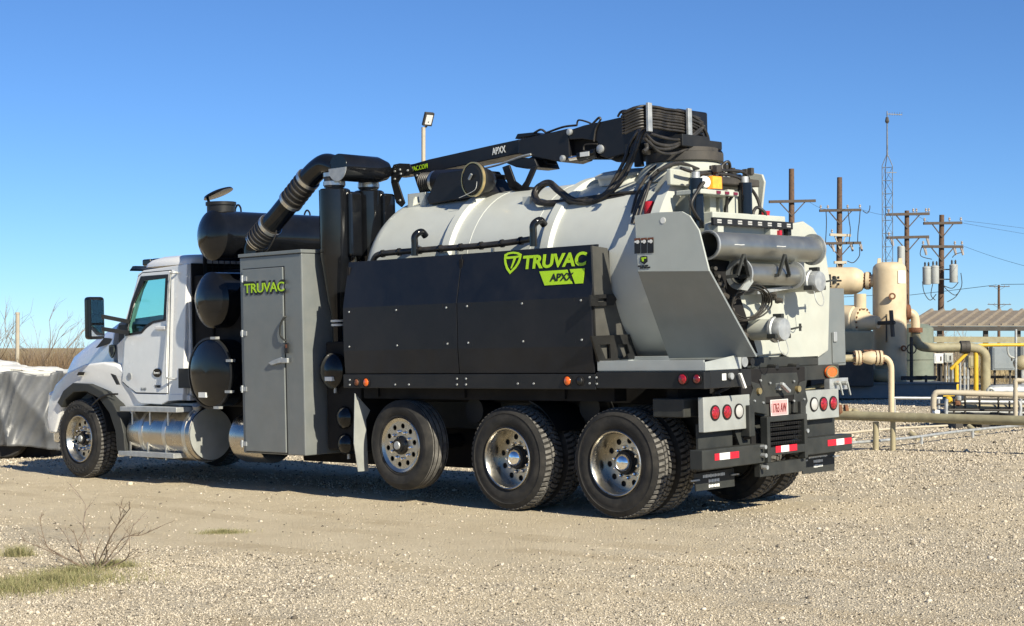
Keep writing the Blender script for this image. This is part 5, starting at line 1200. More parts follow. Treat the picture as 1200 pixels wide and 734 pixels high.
q = [L(px, py, 'x', .9) for px, py in ((861, 505), (880, 492), (888, 505), (888, 521), (868, 525))]
MB().plate(q, [[L(px, py, 'x', .9) for px, py in ((870, 513), (873, 508), (883, 507), (884, 513), (872, 517))]], (-.02, 0, 0)).build('frame_gusset', 'frame_black', T)
# rear edge of the deck: round tubes and clutter under the tailgate
for (px, py, r) in ((873, 424, .05), (882, 424, .035), (911, 431, .03), (935, 430, .03)):
    q = L(px, py, 'x', .95); MB().lathe([(r, 0), (r*1.1, -.04), (r, -.2)], q, (1, 0, 0), 18).build('tailgate_lock', 'galv' if r > .04 else 'black_satin', gate)
MB().box(.3, .85, -.75, .95, 1.36, 1.46).build('tailgate_sill', 'frame_black', T, bevel=.01)
MB().box(.45, .86, .55, 1.3, 1.22, 1.36).build('rear_deck_plate', 'frame_black', T)
q = L(973, 436, 'x', .87); om = MB().lathe([(.0, .02), (.03, .02), (.035, 0)], (q.x, q.y, q.z), (1, 0, 0), 16)
op = [(q.x, q.y+.11*math.cos(a), q.z+.062*math.sin(a)) for a in np.linspace(0, 6.283, 25)[:-1]]
oo = MB().prism(op, (.02, 0, 0)).build('oval_marker', 'amber_lens', T, bevel=.004)
MB().plate([(v[0]+.021, v[1], v[2]) for v in op], [[(v[0]+.021, q.y+(v[1]-q.y)*.8, q.z+(v[2]-q.z)*.75) for v in op]], (.004, 0, 0)).build('marker_bezel', 'brass', oo)
a = L(972, 444, 'x', .9); b = L(994, 456, 'x', .9); vb = MB().box(.84, .9, a.y, b.y, b.z, a.z).build('valve_plate', 'galv', T)
for px in (979, 988): q = L(px, 449, 'x', .905); mb = MB(); mb.tube(q, q+V(.05, 0, 0), .022, n=10); mb.bar(q+V(.05, 0, 0), q+V(.06, .03, -.12), .02, .012); mb.build('valve_handle', 'steel_light', vb)
MB().sweep([L(px, py, 'x', .7) for px, py in ((930, 462), (950, 455), (972, 450))], .022, n=8).build('rear_pipe', 'olive_pipe', T)
MB().sweep([L(px, py, 'x', .85) for px, py in ((838, 445), (840, 458), (846, 466))], .012, n=6).build('lamp_cable', 'rubber_hose', T)
MB().sweep([L(px, py, 'x', .9) for px, py in ((862, 440), (856, 452), (845, 458), (836, 462))], .018, n=6).build('lamp_cable', 'rubber_hose', T)

# ------------------------------------------------------------------ the plant behind the truck
def at(px, py, D): return W(px, py, D)
def m_(px, D): return px*D/FPX
def gp(px, D):                                  # ground point under a pixel column at depth D
    p = W(px, 400, D); return Vector((p.x, p.y, gz(p.x, p.y)))
def flange(mb, p, ax, r, w=.03): mb.lathe([(r*.55, -w), (r, -w), (r, w), (r*.55, w)], p, ax, 24, caps=False, loop=True)
def bolt_ring(mb, p, ax, r, n=12, s=.014, w=.045):
    x, y, z = frame(ax); p = Vector(p)
    for i in range(n):
        a = 2*math.pi*i/n; q = p + x*(math.cos(a)*r) + y*(math.sin(a)*r); mb.tube(q-z*w, q+z*w, s, n=5)
DV = 41.
# vertical vessel
b = gp(1042.5, DV); t_ = at(1042.5, 307, DV); rv = m_(19.4, DV)
vv = thing('vertical_separator', 'tall beige vertical separator vessel with flanged nozzles on a grey skid', 'vessel', b)
H = t_.z-b.z
MB().lathe([(rv*1.0, .28), (rv, H-.22), (rv*.96, H-.12), (rv*.8, H-.05), (rv*.5, H-.01), (0, H)], (0, 0, 0), (0, 0, 1), 48).build('shell', 'beige_paint', vv, smooth=35)
for dx in (-.25, .28): MB().plate([RT*dx+V(0, 0, H-.1)+RT*-.06, RT*dx+V(0, 0, H-.1)+RT*.06, RT*dx+V(0, 0, H+.09)+RT*.04, RT*dx+V(0, 0, H+.09)+RT*-.04], [], FW*.03).build('lifting_lug', 'beige_paint', vv)
e = -FW; a_ = (e*.82+RT*.57).normalized()
pc = at(1058, 325, DV)-b; pc = V(0, 0, pc.z)+a_*(rv+.004)
sd_ = Vector((0, 0, 1)).cross(a_).normalized()
MB().prism([pc+sd_*-.14+V(0, 0, -.16), pc+sd_*.12+V(0, 0, -.16), pc+sd_*.12+V(0, 0, .16), pc+sd_*-.14+V(0, 0, .16)], a_*-.004).build('notice_plate', 'white_ink', vv)
MB().sweep([pc+a_*.003+sd_*-.08+V(0, 0, -.02), pc+a_*.003+V(0, 0, .04), pc+a_*.003+sd_*.08+V(0, 0, .07)], .006, n=4, k=3).build('notice_mark', 'yard_grey', vv)
for (ang, z_, r_, ln) in ((-.35, .95, .055, .16), (.45, 1.25, .04, .14), (-.1, 2.55, .045, .13)):   # small nozzles
    d_ = (e*math.cos(ang)+RT*math.sin(ang)).normalized(); nzz = MB().tube(d_*rv*.95+V(0, 0, z_), d_*(rv+ln)+V(0, 0, z_), r_, n=14).build('nozzle', 'beige_paint', vv)
    mb = MB(); flange(mb, d_*(rv+ln-.02)+V(0, 0, z_), d_, r_*1.9, .018); mb.build('nozzle_flange', 'rust', nzz)
d_ = (e*.93-RT*.36).normalized(); gl = MB().tube(d_*(rv+.12)+V(0, 0, 1.4), d_*(rv+.12)+V(0, 0, 2.1), .022, n=8).build('level_gauge', 'dark_steel', vv)
for z_ in (1.42, 2.08): MB().tube(d_*rv*.95+V(0, 0, z_), d_*(rv+.14)+V(0, 0, z_), .018, n=8).build('gauge_cock', 'brass', gl)
MB().lathe([(rv*1.0, .27), (rv+.05, .27), (rv+.05, .33), (rv*1.0, .33)], (0, 0, 0), (0, 0, 1), 40, caps=False, loop=True).build('base_ring', 'beige_paint', vv)
# horizontal vessel joined to it
zc = at(1000, 329, DV).z-b.z; hl = -(RT*.96+FW*-.28).normalized(); rh = m_(16.2, DV)
hv = thing('horizontal_separator', 'beige horizontal vessel with dark stencil, flanged into the tall separator', 'vessel', b+V(0, 0, zc))
s0 = hl*(m_(1042.5-1017, DV)*1.03)
MB().lathe([(0, 0), (rh*.4, .03), (rh*.75, .12), (rh*.95, .25), (rh, .36), (rh, 3.6), (0, 3.7)], s0, hl, 40).build('shell', 'beige_paint', hv, smooth=35)
nz = MB(); nz.tube(hl*rv*.8, s0+hl*.05, m_(7.5, DV), n=24); nz.build('nozzle', 'beige_paint', hv)
nz = MB(); flange(nz, hl*(rv+.12), hl, m_(10.5, DV), .045); flange(nz, hl*(rv+.42), hl, m_(9.5, DV), .03); nz.build('nozzle_flange', 'beige_paint', hv)
nz = MB(); bolt_ring(nz, hl*(rv+.12), hl, m_(9, DV), 14, .022, .08); bolt_ring(nz, hl*(rv+.42), hl, m_(8.4, DV), 12, .02, .06); nz.build('flange_bolts', 'rust', hv)['kind'] = 'stuff'
st = MB(); fr = (-FW - hl*(-FW).dot(hl)).normalized()
for (o, w_, z0, z1) in ((.70, .10, -.13, .14), (.86, .07, -.12, .16), (.97, .07, -.08, .12), (1.08, .05, .05, .11), (1.08, .05, -.12, -.06), (.80, .22, -.17, -.13), (1.1, .12, -.02, .02)):
    c = s0 + hl*(1.75-o) + fr*(rh+.002)
    st.prism([c+hl*w_/2+V(0, 0, z0), c-hl*w_/2+V(0, 0, z0), c-hl*w_/2+V(0, 0, z1), c+hl*w_/2+V(0, 0, z1)], fr*.004)
st.build('stencil', 'ink', hv)
MB().tube(s0+hl*1.9+V(0, 0, -rh), s0+hl*1.9+V(0, 0, -1.2), m_(7, DV), n=20).build('downcomer', 'beige_paint', hv)
# compressor cylinder and casing on the skid
pb_ = gp(1005, DV-.5)
cp = thing('gas_compressor', 'beige bolted compressor cylinder under the horizontal vessel on skid', 'compressor', pb_)
c = at(1008, 378, DV-.5)-pb_; axc = (-RT*.55-FW*.6+V(0, 0, 0)).normalized()
axc = (RT*.75-FW*.66).normalized()
MB().lathe([(.0, -1.3), (m_(20, DV), -1.3), (m_(20, DV), -.1), (m_(16, DV), .0), (m_(9, DV), .30), (m_(7, DV), .5), (0, .5)], c, axc, 32).build('cylinder', 'beige_paint', cp, smooth=35)
mb = MB(); flange(mb, c+axc*.02, axc, m_(19, DV), .06); mb.build('head_flange', 'beige_paint', cp)
mb = MB(); bolt_ring(mb, c+axc*.05, axc, m_(17, DV), 18, .026, .06); mb.build('head_bolts', 'rust', cp)['kind'] = 'stuff'
MB().tube(c+V(0, 0, m_(16, DV)), c+V(0, 0, m_(33, DV)), m_(7, DV), n=20).build('riser', 'beige_paint', cp)
MB().tube(c+axc*.4+V(0, 0, -.02), c+axc*.95, .05, n=10).build('rod', 'dark_steel', cp)
MB().bar(c+axc*.9+V(0, 0, -.35), c+axc*.85+V(0, 0, .3), .1, .06).build('lever', 'dark_steel', cp)
MB().box(-1.6, .25, -.7, .6, .32, 1.15, Matrix.Rotation(YAW, 4, 'Z')).build('crankcase', 'dark_steel', cp, bevel=.04)
MB().box(-1.4, .3, -.5, .4, 1.15, 1.7, Matrix.Rotation(YAW, 4, 'Z')).build('frame_cover', 'beige_dark', cp, bevel=.06)
MB().tube((0, 0, .6), V(0, 0, .6)+axc*.9, .16, n=16).build('suction_bottle', 'beige_dark', cp)
# skid
sk0 = G(976, 470); sk = thing('equipment_skid', 'long grey steel skid carrying the compressor and separators', 'skid', gp(1030, DV-.9))
mr = Matrix.Rotation(YAW, 4, 'Z')
MB().box(-6, 1.9, -.05, .07, .02, .38, mr).build('skid_beam', 'yard_grey', sk, bevel=.01); MB().box(-6, 1.95, -.10, .10, .38, .42, mr).build('beam_flange', 'yard_grey', sk)
MB().box(-6, 1.9, 2.3, 2.42, .02, .38, mr).build('skid_beam', 'yard_grey', sk, bevel=.01); MB().box(-6, 1.95, .10, 2.5, .36, .395, mr).build('skid_deck', 'yard_grey', sk)
for x in (-4.2, -2.6, -1.0, .4, 1.4): MB().box(x, x+.05, -.07, -.05, .04, .36, mr).build('stiffener', 'yard_grey', sk)
# hose stack: dark knock-out drum to the right
# pipe from the separator down to the manifold
op = at(1066, 365, DV); ep = thing('elbow_pipe', 'beige elbow pipe turning down from the tall separator into olive pipe', 'pipe', V(op.x, op.y, gz(op.x, op.y)))
o0 = ep.location.copy()
pth = [at(1060, 366, DV)-o0, at(1067, 367, DV)-o0, at(1072, 372, DV)-o0, at(1073, 386, DV)-o0]
MB().sweep(pth, m_(5.2, DV), n=18, k=5).build('elbow', 'beige_paint', ep, smooth=50)
mb = MB(); flange(mb, at(1063.5, 366, DV)-o0, RT, m_(9, DV), .05); flange(mb, at(1073, 387, DV)-o0, (0, 0, 1), m_(8, DV), .06); mb.build('elbow_flange', 'rust', ep)
MB().sweep([at(px, py, DV)-o0 for px, py in ((1073, 386), (1073, 396), (1078, 405), (1090, 407.5), (1110, 407.5), (1129, 407))], m_(5.6, DV), n=18, k=5).build('run_pipe', 'olive_pipe', ep, smooth=50)
mb = MB(); flange(mb, at(1128, 407, DV)-o0, RT, m_(7.5, DV), .06); flange(mb, at(1133, 407, DV)-o0, RT, m_(7.5, DV), .06); mb.build('pipe_flange', 'dark_steel', ep)
MB().sweep([at(px, py, DV)-o0 for px, py in ((1133, 407), (1146, 409), (1154, 416), (1155, 430), (1155, 462))], m_(5.6, DV), n=18, k=5).build('down_pipe', 'olive_pipe', ep, smooth=50)
# little valve tree and cabinet left of the skid pipes
for (px, y0, y1, w_) in ((1068, 395, 450, 4), (1085, 440, 470, 3)):
    a = at(px, y0, DV-.6); g = gp(px, DV-.6); d = thing('valve_post', 'dark valve post with handwheel beside the tall separator' if px < 1080 else 'short dark valve post at the end of the grey skid', 'valve', g)
    MB().tube((0, 0, 0), (0, 0, a.z-g.z), m_(w_/2, DV), n=10).build('post', 'dark_steel', d); MB().lathe([(.10, 0), (.13, .01), (.10, .02)], (0, 0, a.z-g.z-.3), -FW, 16, caps=False, loop=True).build('handwheel', 'dark_steel', d)
    MB().bar(RT*-.25+V(0, 0, .5), RT*.25+V(0, 0, .5), .08, .10).build('cross_pipe', 'dark_steel', d)
g = gp(1074, DV+3); gc = thing('green_tank', 'pale green upright tank half hidden by the tall separator', 'tank', g); MB().lathe([(.45, 0), (.45, 1.75), (.3, 1.85), (0, 1.88)], (0, 0, 0), (0, 0, 1), 28).build('shell', 'green_paint', gc, smooth=35)
MB().lathe([(.455, .9), (.47, .9), (.47, .95), (.455, .95)], (0, 0, 0), (0, 0, 1), 28, caps=False, loop=True).build('band', 'green_paint', gc)

# ------------------------------------------------------------------ near pipework
DP = 23.
g = gp(1026, DP); pz = at(1026, 490.5, DP).z-g.z
lp_ = thing('header_pipe', 'long olive header pipe on short posts crossing the gravel beside the truck', 'pipe', g)
pa = at(850, 483, 24.6)-g; pe = at(1290, 496, 20.9)-g; rp_ = .066
MB().tube(pa, pe, rp_, n=20).build('pipe_run', 'olive_pipe', lp_)
for (px, D) in ((1026, 23.0), (1046, 22.85), (880, 24.3)):
    q = at(px, 491, D)-g; z0 = gp(px, D)-g; MB().tube((z0.x, z0.y, z0.z-.02), (z0.x, z0.y, q.z-.04), .038 if px > 1030 else .042, n=14).build('support_post', 'beige_dark', lp_)
mb = MB(); fp_ = at(989, 482, 23.35)-g
MB().sweep([fp_+RT*-.08, fp_+RT*.12, at(1002, 483, 23.3)-g, at(1008, 487, 23.25)-g, at(1016, 489.5, 23.2)-g], .045, n=14, k=4).build('offset_pipe', 'beige_dark', lp_, smooth=50)
for d in (-.06, .03): flange(mb, fp_+RT*d, RT, .095, .022)
mb.build('blind_flange', 'rust', lp_)
# riser with flanged valve
g = gp(1044, 23.1)
rv_ = thing('valve_riser', 'beige flanged valve on an upright pipe rising from the header pipe', 'valve', g)
P = lambda px, py: at(px, py, 23.1)-g
MB().sweep([P(1044.5, 487), P(1044.5, 440), P(1043.5, 427), P(1039, 420.5), P(1033, 419)], .042, n=16, k=4).build('riser_pipe', 'beige_paint', rv_, smooth=50)
MB().sweep([P(1034, 419), P(990, 420), P(905, 422), P(895, 424), P(890, 434), P(890, 500)], .05, n=16, k=4).build('cross_pipe', 'beige_dark', rv_)
MB().lathe([(.06, 0), (.085, .06), (.10, .13), (.085, .2), (.06, .26)], P(1010, 419.5), P(1034, 419)-P(1010, 419.5), 24).build('valve_body', 'beige_paint', rv_, smooth=50)
mb = MB()
for px in (1003, 1007, 1027.5, 1032): flange(mb, P(px, 419.5), RT, .105, .017)
mb.build('flange', 'beige_paint', rv_)
mb = MB()
for px in (1005, 1030): bolt_ring(mb, P(px, 419.5), RT, .085, 10, .011, .06)
mb.build('flange_bolts', 'rust', rv_)['kind'] = 'stuff'
mb = MB(); mb.tube(P(1020, 419), P(1020, 410), .03, n=10); mb.bar(P(1012, 411), P(1032, 411.5), .03, .02); mb.build('valve_handle', 'rust', rv_)
# small conduits on the gravel
def small_pipe(pts, r, m, label, posts=(), name='conduit', caps=()):
    g = gp(pts[0][0], pts[0][2]); t = thing(name, label, 'pipe', g)
    MB().sweep([at(px, py, D)-g for px, py, D in pts], r, n=10, k=3).build('pipe_run', m, t, smooth=50)
    for (px, py, D) in posts:
        q = at(px, py, D)-g; z = gp(px, D)-g; MB().tube((q.x, q.y, z.z-.02), (q.x, q.y, q.z), r*.9, n=8).build('support_post', m, t)
    return t
small_pipe([(985, 520, 22.6), (1060, 514, 23.6), (1130, 505, 25), (1215, 497, 27)], .022, 'galv', 'thin galvanised conduit lying on gravel behind the header pipe', [(1080, 512, 23.9), (1140, 503.7, 25.2)])
small_pipe([(960, 511, 24.5), (1040, 503, 25.5), (1110, 499, 26.5)], .02, 'post_tan', 'pale conduit on gravel right behind the truck bumper')
small_pipe([(1045, 466.5, 30), (1080, 466.8, 30), (1104, 467, 30)], .028, 'galv', 'thin pale pipe joining the riser to the low manifold', [(1048, 466.5, 30), (1100, 467, 30)])
for (px, py, D) in ((1071, 513, 23.7), (1139, 504.5, 25.2)):
    q = G(px, py+2); s_b = thing('stub_pipe', 'short beige stub pipe leaning on gravel beside the galvanised conduit', 'pipe', q, 'short beige stub pipes on the gravel')
    s1 = MB(); s1.tube(V(0, 0, .0)+RT*.05-FW*.12, V(0, 0, .09)-RT*.04+FW*.05, .045, n=14); s1.build('barrel', 'beige_dark', s_b); MB().lathe([(.046, 0), (.056, 0), (.056, .03), (.046, .03)], V(0, 0, .005)+RT*.05-FW*.12, RT*-.09+FW*.17+V(0, 0, .09), 14, caps=False, loop=True).build('collar', 'beige_dark', s_b)
# low manifold in the middle distance
DM = 28.
def M_(px, py, D=DM): return at(px, py, D)
g = gp(1110, DM); mf = thing('pipe_manifold', 'low manifold of parallel grey and beige pipes on steel frame', 'manifold', g)
def mp(pts, r, m, D=DM, nm='pipe_run'): return MB().sweep([at(px, py, D+(q[0] if q else 0))-g for px, py, *q in pts], r, n=12, k=4).build(nm, m, mf, smooth=50)
mp([(1094, 484), (1094, 470), (1095.5, 462.5), (1103, 460), (1150, 461.5), (1230, 464)], .05, 'post_tan')
mp([(1190, 493), (1190, 455), (1190.5, 446.5), (1197, 446), (1215, 446)], .038, 'post_tan', DM-.5)
mp([(1110, 477), (1150, 477.5), (1230, 478)], .05, 'beige_dark', DM+.4)
mp([(1095, 482), (1160, 483), (1230, 484)], .04, 'galv', DM+.8)
mp([(1108, 470.5), (1140, 471), (1230, 472)], .035, 'galv', DM+.6)
mp([(1094, 487), (1160, 488), (1230, 489)], .045, 'dark_steel', DM+.2)
for (x_0, x_1, y_, r_, dd, m__) in ((1096, 1230, 474, .018, .9, 'dark_steel'), (1112, 1230, 480.5, .022, .1, 'dark_steel'), (1098, 1175, 485.5, .016, .5, 'rust'), (1120, 1230, 467.5, .016, .9, 'dark_steel'), (1130, 1230, 486.5, .03, .9, 'beige_dark'), (1104, 1160, 490, .02, -.2, 'galv')):
    mp([(x_0, y_), ((x_0+x_1)/2, y_+.4), (x_1, y_+.8)], r_, m__, DM+dd)
for px, y0_, y1_ in ((1118, 468, 488), (1131, 462, 486), (1148, 461, 478), (1170, 462, 488), (1183, 470, 490)): mp([(px, y0_), (px, y1_)], .018, 'dark_steel', DM+.3, 'upright')
mp([(1160, 459), (1180, 458), (1230, 458)], .11, 'galv', DM+1.2)
mp([(1100, 485), (1096, 484), (1092, 484)], .06, 'white_ink', DM)
for px in (1109, 1196): mp([(px, 490), (px, 472), (px+1, 468)], .03, 'galv', DM-.3, 'upright')
mp([(1157, 463), (1158, 456), (1163, 456), (1166, 461)], .025, 'steel_light', DM, 'loop_pipe')
mp([(1193, 493), (1196, 480), (1194, 470)], .03, 'galv', DM-.4, 'upright')
mb = MB()
for px in (1115, 1145, 1180): mb.box(-.06, .06, -.5, 1., -.0, .22, Matrix.Translation(at(px, 492, DM)-g-V(0, 0, .12)) @ mr)
mb.build('sleeper', 'dark_steel', mf)
for px, py, m in ((1112, 473, 'yellow_paint'), (1124, 471, 'galv'), (1128, 470, 'galv'), (1122, 477.5, 'rust')):
    q = at(px, py, DM+.4)-g; mb = MB(); mb.lathe([(.03, 0), (.06, .03), (.06, .09), (.03, .12)], q, (0, 0, 1), 12); mb.bar(q+V(0, 0, .13)-RT*.1, q+V(0, 0, .14)+RT*.1, .025, .02); mb.build('valve', m, mf)

# ------------------------------------------------------------------ canopy with electrical gear
DC = 46.
gC = gp(1150, DC)
cn = thing('canopy_shelter', 'open shelter with ribbed metal roof above electrical cabinets', 'shelter', gC)
ze = at(1150, 381.5, DC).z; depth = 2.4
ev0 = at(1064, 382, DC)-gC; ev1 = at(1330, 381, DC)-gC
back = FH*2.6+RT*1.35
zr = (at(1080, 364, DC+2.6).z) - gC.z
ev0.z = ev1.z = ze-gC.z
n_ = 19; dv = (ev1-ev0)/n_
MB().prism([ev0, ev1, V(ev1.x+back.x, ev1.y+back.y, zr), V(ev0.x+back.x, ev0.y+back.y, zr)], (0, 0, -.02)).build('roof_sheet', 'roof_metal', cn)
for i in range(n_+1):
    p0 = ev0+dv*i; p1 = V(p0.x+back.x, p0.y+back.y, zr); rb_ = MB()
    d_ = RT*.06; u_ = V(0, 0, .06)
    rb_.add([p0-d_, p0+d_, p0+d_*.5+u_, p0-d_*.5+u_, p1-d_, p1+d_, p1+d_*.5+u_, p1-d_*.5+u_], [(0, 1, 2, 3), (7, 6, 5, 4), (0, 4, 5, 1), (1, 5, 6, 2), (2, 6, 7, 3), (3, 7, 4, 0)]); rb_.build('roof_rib', 'roof_metal', cn, smooth=0)
MB().bar(ev0+V(0, 0, -.09)-dv*.0, ev1+V(0, 0, -.09), .06, .13).build('fascia', 'dark_steel', cn)
for px in (1101, 1155, 1193):
    a = gp(px, DC+.15)-gC; MB().box(-.06, .06, -.06, .06, 0, ze-gC.z-.1-a.z, Matrix.Translation(a) @ mr).build('post', 'dark_steel', cn)
a = at(1094, 398, DC+.1)-gC; b2_ = at(1330, 399, DC+.1)-gC; MB().bar(a, b2_, .12, .17).build('cross_beam', 'olive_pipe', cn)
a = at(1094, 442, DC+.1)-gC; b2_ = at(1330, 442, DC+.1)-gC; MB().bar(a, b2_, .05, .08).build('rack_rail', 'dark_steel', cn)
def cabinet(px0, px1, py0, py1, D, m, label, dm=None):
    c = gp((px0+px1)/2, D); t = thing('electrical_cabinet', label, 'cabinet', c)
    a = at(px0, py0, D)-c; b = at(px1, py1, D)-c; w_ = (b-a).dot(RT)/2; mm = mr
    MB().box(-w_, w_, 0, .35, b.z, a.z, mm).build('cabinet_box', m, t, bevel=.01)
    MB().box(-w_+.04, w_-.04, -.02, -.001, b.z+.04, a.z-.04, mm).build('cabinet_door', dm or m, t, bevel=.006)
    MB().box(w_-.10, w_-.07, -.04, -.02, (a.z+b.z)/2-.06, (a.z+b.z)/2+.06, mm).build('door_handle', 'dark_steel', t)
    for s in (-1, 1): MB().box(s*w_*.7-.025, s*w_*.7+.025, .1, .15, 0, b.z, mm).build('leg', 'dark_steel', t)
cabinet(1095, 1106, 414.5, 426, DC-.3, 'white_ink', 'small white switch box under the shelter beside a wooden pole')
cabinet(1107, 1117, 414, 425, DC-.35, 'steel_light', 'small light grey switch box next to the white one')
cabinet(1135, 1147, 417, 431, DC-.3, 'olive_pipe', 'olive switch box behind the yellow handrail')
cabinet(1163, 1189, 406, 434, DC-.3, 'cab_blue', 'large blue-grey electrical cabinet under the shelter')
cabinet(1196, 1216, 405, 434, DC-.3, 'yard_grey', 'dark grey electrical cabinet beyond the shelter post')
for px in (1108, 1112, 1116, 1125, 1130, 1134):
    c = gp(px, DC-.2); t = thing('conduit', 'thin upright conduit below the switch boxes', 'pipe', c, 'upright conduits below the switch boxes'); MB().tube((0, 0, -.02), (0, 0, at(px, 425, DC-.2).z-c.z), .03, n=8).build('tube', 'galv', t)
    MB().lathe([(.03, .3), (.042, .3), (.042, .38), (.03, .38)], (0, 0, 0), (0, 0, 1), 8, caps=False, loop=True).build('coupling', 'galv', t)
g = gp(1200, DC-1); bt = thing('regulator_bulb', 'rounded beige regulator hanging beside the electrical cabinets', 'regulator', g)
q = at(1198, 425, DC-1)-g; MB().lathe([(0, -.25), (.1, -.23), (.19, -.1), (.2, .05), (.12, .2), (0, .25)], q, RT+V(0, 0, .3), 20).build('bulb', 'beige_dark', bt, smooth=50); MB().tube(q, (q.x, q.y, 0), .04, n=8).build('stem', 'galv', bt)
MB().sweep([q+V(-.1, 0, .1), at(1184, 418, DC-1)-g, at(1181, 412, DC-1)-g, at(1181, 405, DC-1)-g], .03, n=8).build('drain_pipe', 'steel_light', bt)
# yellow handrail
DY = 41.
g = gp(1130, DY); hr_ = thing('handrail', 'yellow tubular stair handrail in front of the shelter', 'handrail', g)
Y_ = lambda px, py: at(px, py, DY)-g
MB().sweep([Y_(1114, 433), Y_(1120, 427), Y_(1132, 415), Y_(1140, 406.5), Y_(1146, 405), Y_(1160, 404.5), Y_(1240, 404)], .045, n=10, k=3).build('top_rail', 'yellow_paint', hr_, smooth=50)
for px, py in ((1120.5, 428), (1143.5, 406)): q = Y_(px, py); MB().tube((q.x, q.y, gp(px, DY).z-g.z-.02), q, .06, n=10).build('post', 'yellow_paint', hr_)
# white pipe upright at right
small_pipe([(1190.5, 425, 44), (1190.5, 386, 44)], .035, 'galv', 'slim grey vent pipe standing against the shelter roof', [(1190.5, 425, 44)], 'vent_pipe')

# ------------------------------------------------------------------ utility poles, tower, lines
def insulator(t, p, s=1., down=False):
    k = -1 if down else 1
    MB().lathe([(.02*s, 0), (.02*s, .05*s*k), (.06*s, .07*s*k), (.055*s, .10*s*k), (.035*s, .12*s*k), (.055*s, .15*s*k), (.03*s, .19*s*k), (0, .20*s*k)], p, (0, 0, 1), 10).build('insulator', 'porcelain', t)
def upole(px, ytop, D, label, arms, lean=0., rp=.17, xf=False, aw=2.5):
    b = gp(px, D); top = at(px+lean, ytop, D)-b
    t = thing('utility_pole', label, 'utility pole', b, None)
    MB().tube((0, 0, -.1), top, rp*1.15, rp*.8, n=14).build('pole', 'wood', t)
    ax = (RT*.97+FH*.22).normalized()
    for (py, w_, ins, drop, m, slope) in arms:
        f = (at(px, py, D).z-b.z)/top.z; c = top*f - FH*(rp+.06)
        d = (ax+V(0, 0, slope)).normalized()
        MB().bar(c-d*w_/2, c+d*w_/2, .12, .14).build('crossarm', m, t)
        for s in (-1, 1):
            MB().bar(c+d*(s*w_*.27)-V(0, 0, .06), top*(f-.75/top.z)-FH*(rp*.9), .04, .05).build('brace', m, t)
        for u in ins: insulator(t, c+d*(u*w_/2)+V(0, 0, .07), 1.15)
        for u in drop:
            q = c+d*(u*w_/2)-V(0, 0, .07); mb = MB(); mb.tube(q, q+d*.12-V(0, 0, .38), .05, n=8); mb.bar(q+d*.1, q+d*.16-V(0, 0, .36), .03, .04); mb.build('fuse_cutout', 'porcelain', t)
    return t, b, top
upole(928, 198, 84, 'bare-topped wooden pole with one wide crossarm and no insulators', [(236.5, 2.55, (), (), 'arm_wood', .04)], -.5)
t, b, top = upole(983, 208, 88, 'tall wooden pole with two crossarms and a third short arm of hanging cables', [(247, 2.4, (-.95, -.6, .35, .95), (), 'arm_wood', .035), (285.5, 2.4, (), (.5, .95, -.4), 'arm_wood', .03), (276, 1.2, (-.8,), (), 'post_tan', -.02), (308, .7, (), (), 'post_tan', 0)], .9)
for pts in ([(968, 248), (968.5, 262), (967.5, 284)], [(994, 248), (995, 258), (996.5, 270), (995, 284)], [(1008, 247), (1007, 260), (1005.5, 272), (1005, 284)], [(1007, 290), (1007, 300), (1000, 308), (993, 306)], [(1011, 247), (1016, 250), (1019, 246), (1019.5, 241)]):
    MB().sweep([at(px, py, 87.6)-b for px, py in pts], .025, n=5, k=4).build('jumper_cable', 'wire', t)
t, b, top = upole(1062, 247, 86, 'wooden pole with double crossarms and a grey cylinder behind the separator', [(251.5, 2.45, (-.9, .25, .4, .85, .98), (), 'arm_wood', .035), (278.5, 2.4, (-.9,), (.9, -.8), 'arm_wood', .035)], .8, .15)
q = at(1056, 302, 85.5)-b; MB().lathe([(0, -.75), (.2, -.75), (.2, .55), (.16, .6), (0, .62)], q, (0, 0, 1), 20).build('capacitor_can', 'xfmr_grey', t, smooth=35)
t, b, top = upole(1102, 252, 86, 'wooden pole carrying three grey transformers and two crossarms', [(262, 2.2, (-.95, .35, .95), (), 'arm_wood', .03), (289.5, 2.35, (-.95, .6, .95), (-.9, .55, .9), 'arm_wood', .01)], 1.6, .16)
for px, py in ((1086, 323), (1095.5, 322), (1117.5, 320.5)):
    q = at(px, py, 85.3)-b; r_ = .215
    tf = MB().lathe([(0, -.48), (r_*.95, -.48), (r_, -.45), (r_, .38), (r_*1.04, .38), (r_*1.04, .42), (r_*.9, .46), (0, .5)], q, (0, 0, 1), 24).build('transformer', 'xfmr_grey', t, smooth=35)
    for dx in (-.09, .1): MB().lathe([(.03, .45), (.06, .5), (.04, .55), (.06, .6), (.03, .7), (0, .72)], q+RT*dx, (0, 0, 1), 8).build('bushing', 'dark_steel', tf)
for py in (316, 327.5): MB().bar(at(1092, py, 85.5)-b, at(1117, py, 85.5)-b, .05, .06).build('transformer_bracket', 'dark_steel', t)
for pts in ([(1081, 330), (1083, 343), (1090, 352), (1097, 345)], [(1093, 333), (1091, 346), (1096, 352)], [(1126, 320), (1127, 335), (1120, 346), (1110, 340), (1106, 335)], [(1123, 331), (1116, 338), (1106, 335)], [(1110, 354), (1120, 348), (1126, 338)], [(1080, 290), (1079, 300), (1092, 304)], [(1116, 302), (1120, 298), (1127, 296)]):
    MB().sweep([at(px, py, 85)-b for px, py in pts], .022, n=5, k=4).build('jumper_cable', 'wire', t)
upole(1170.5, 334, 320, 'distant small utility pole far beyond the shelter roof', [(336, 4.4, (-.95, -.5, .5, .95), (), 'arm_wood', 0), (357, 5.0, (-.9, -.4, .4, .9), (), 'arm_wood', 0)], 0, .28)
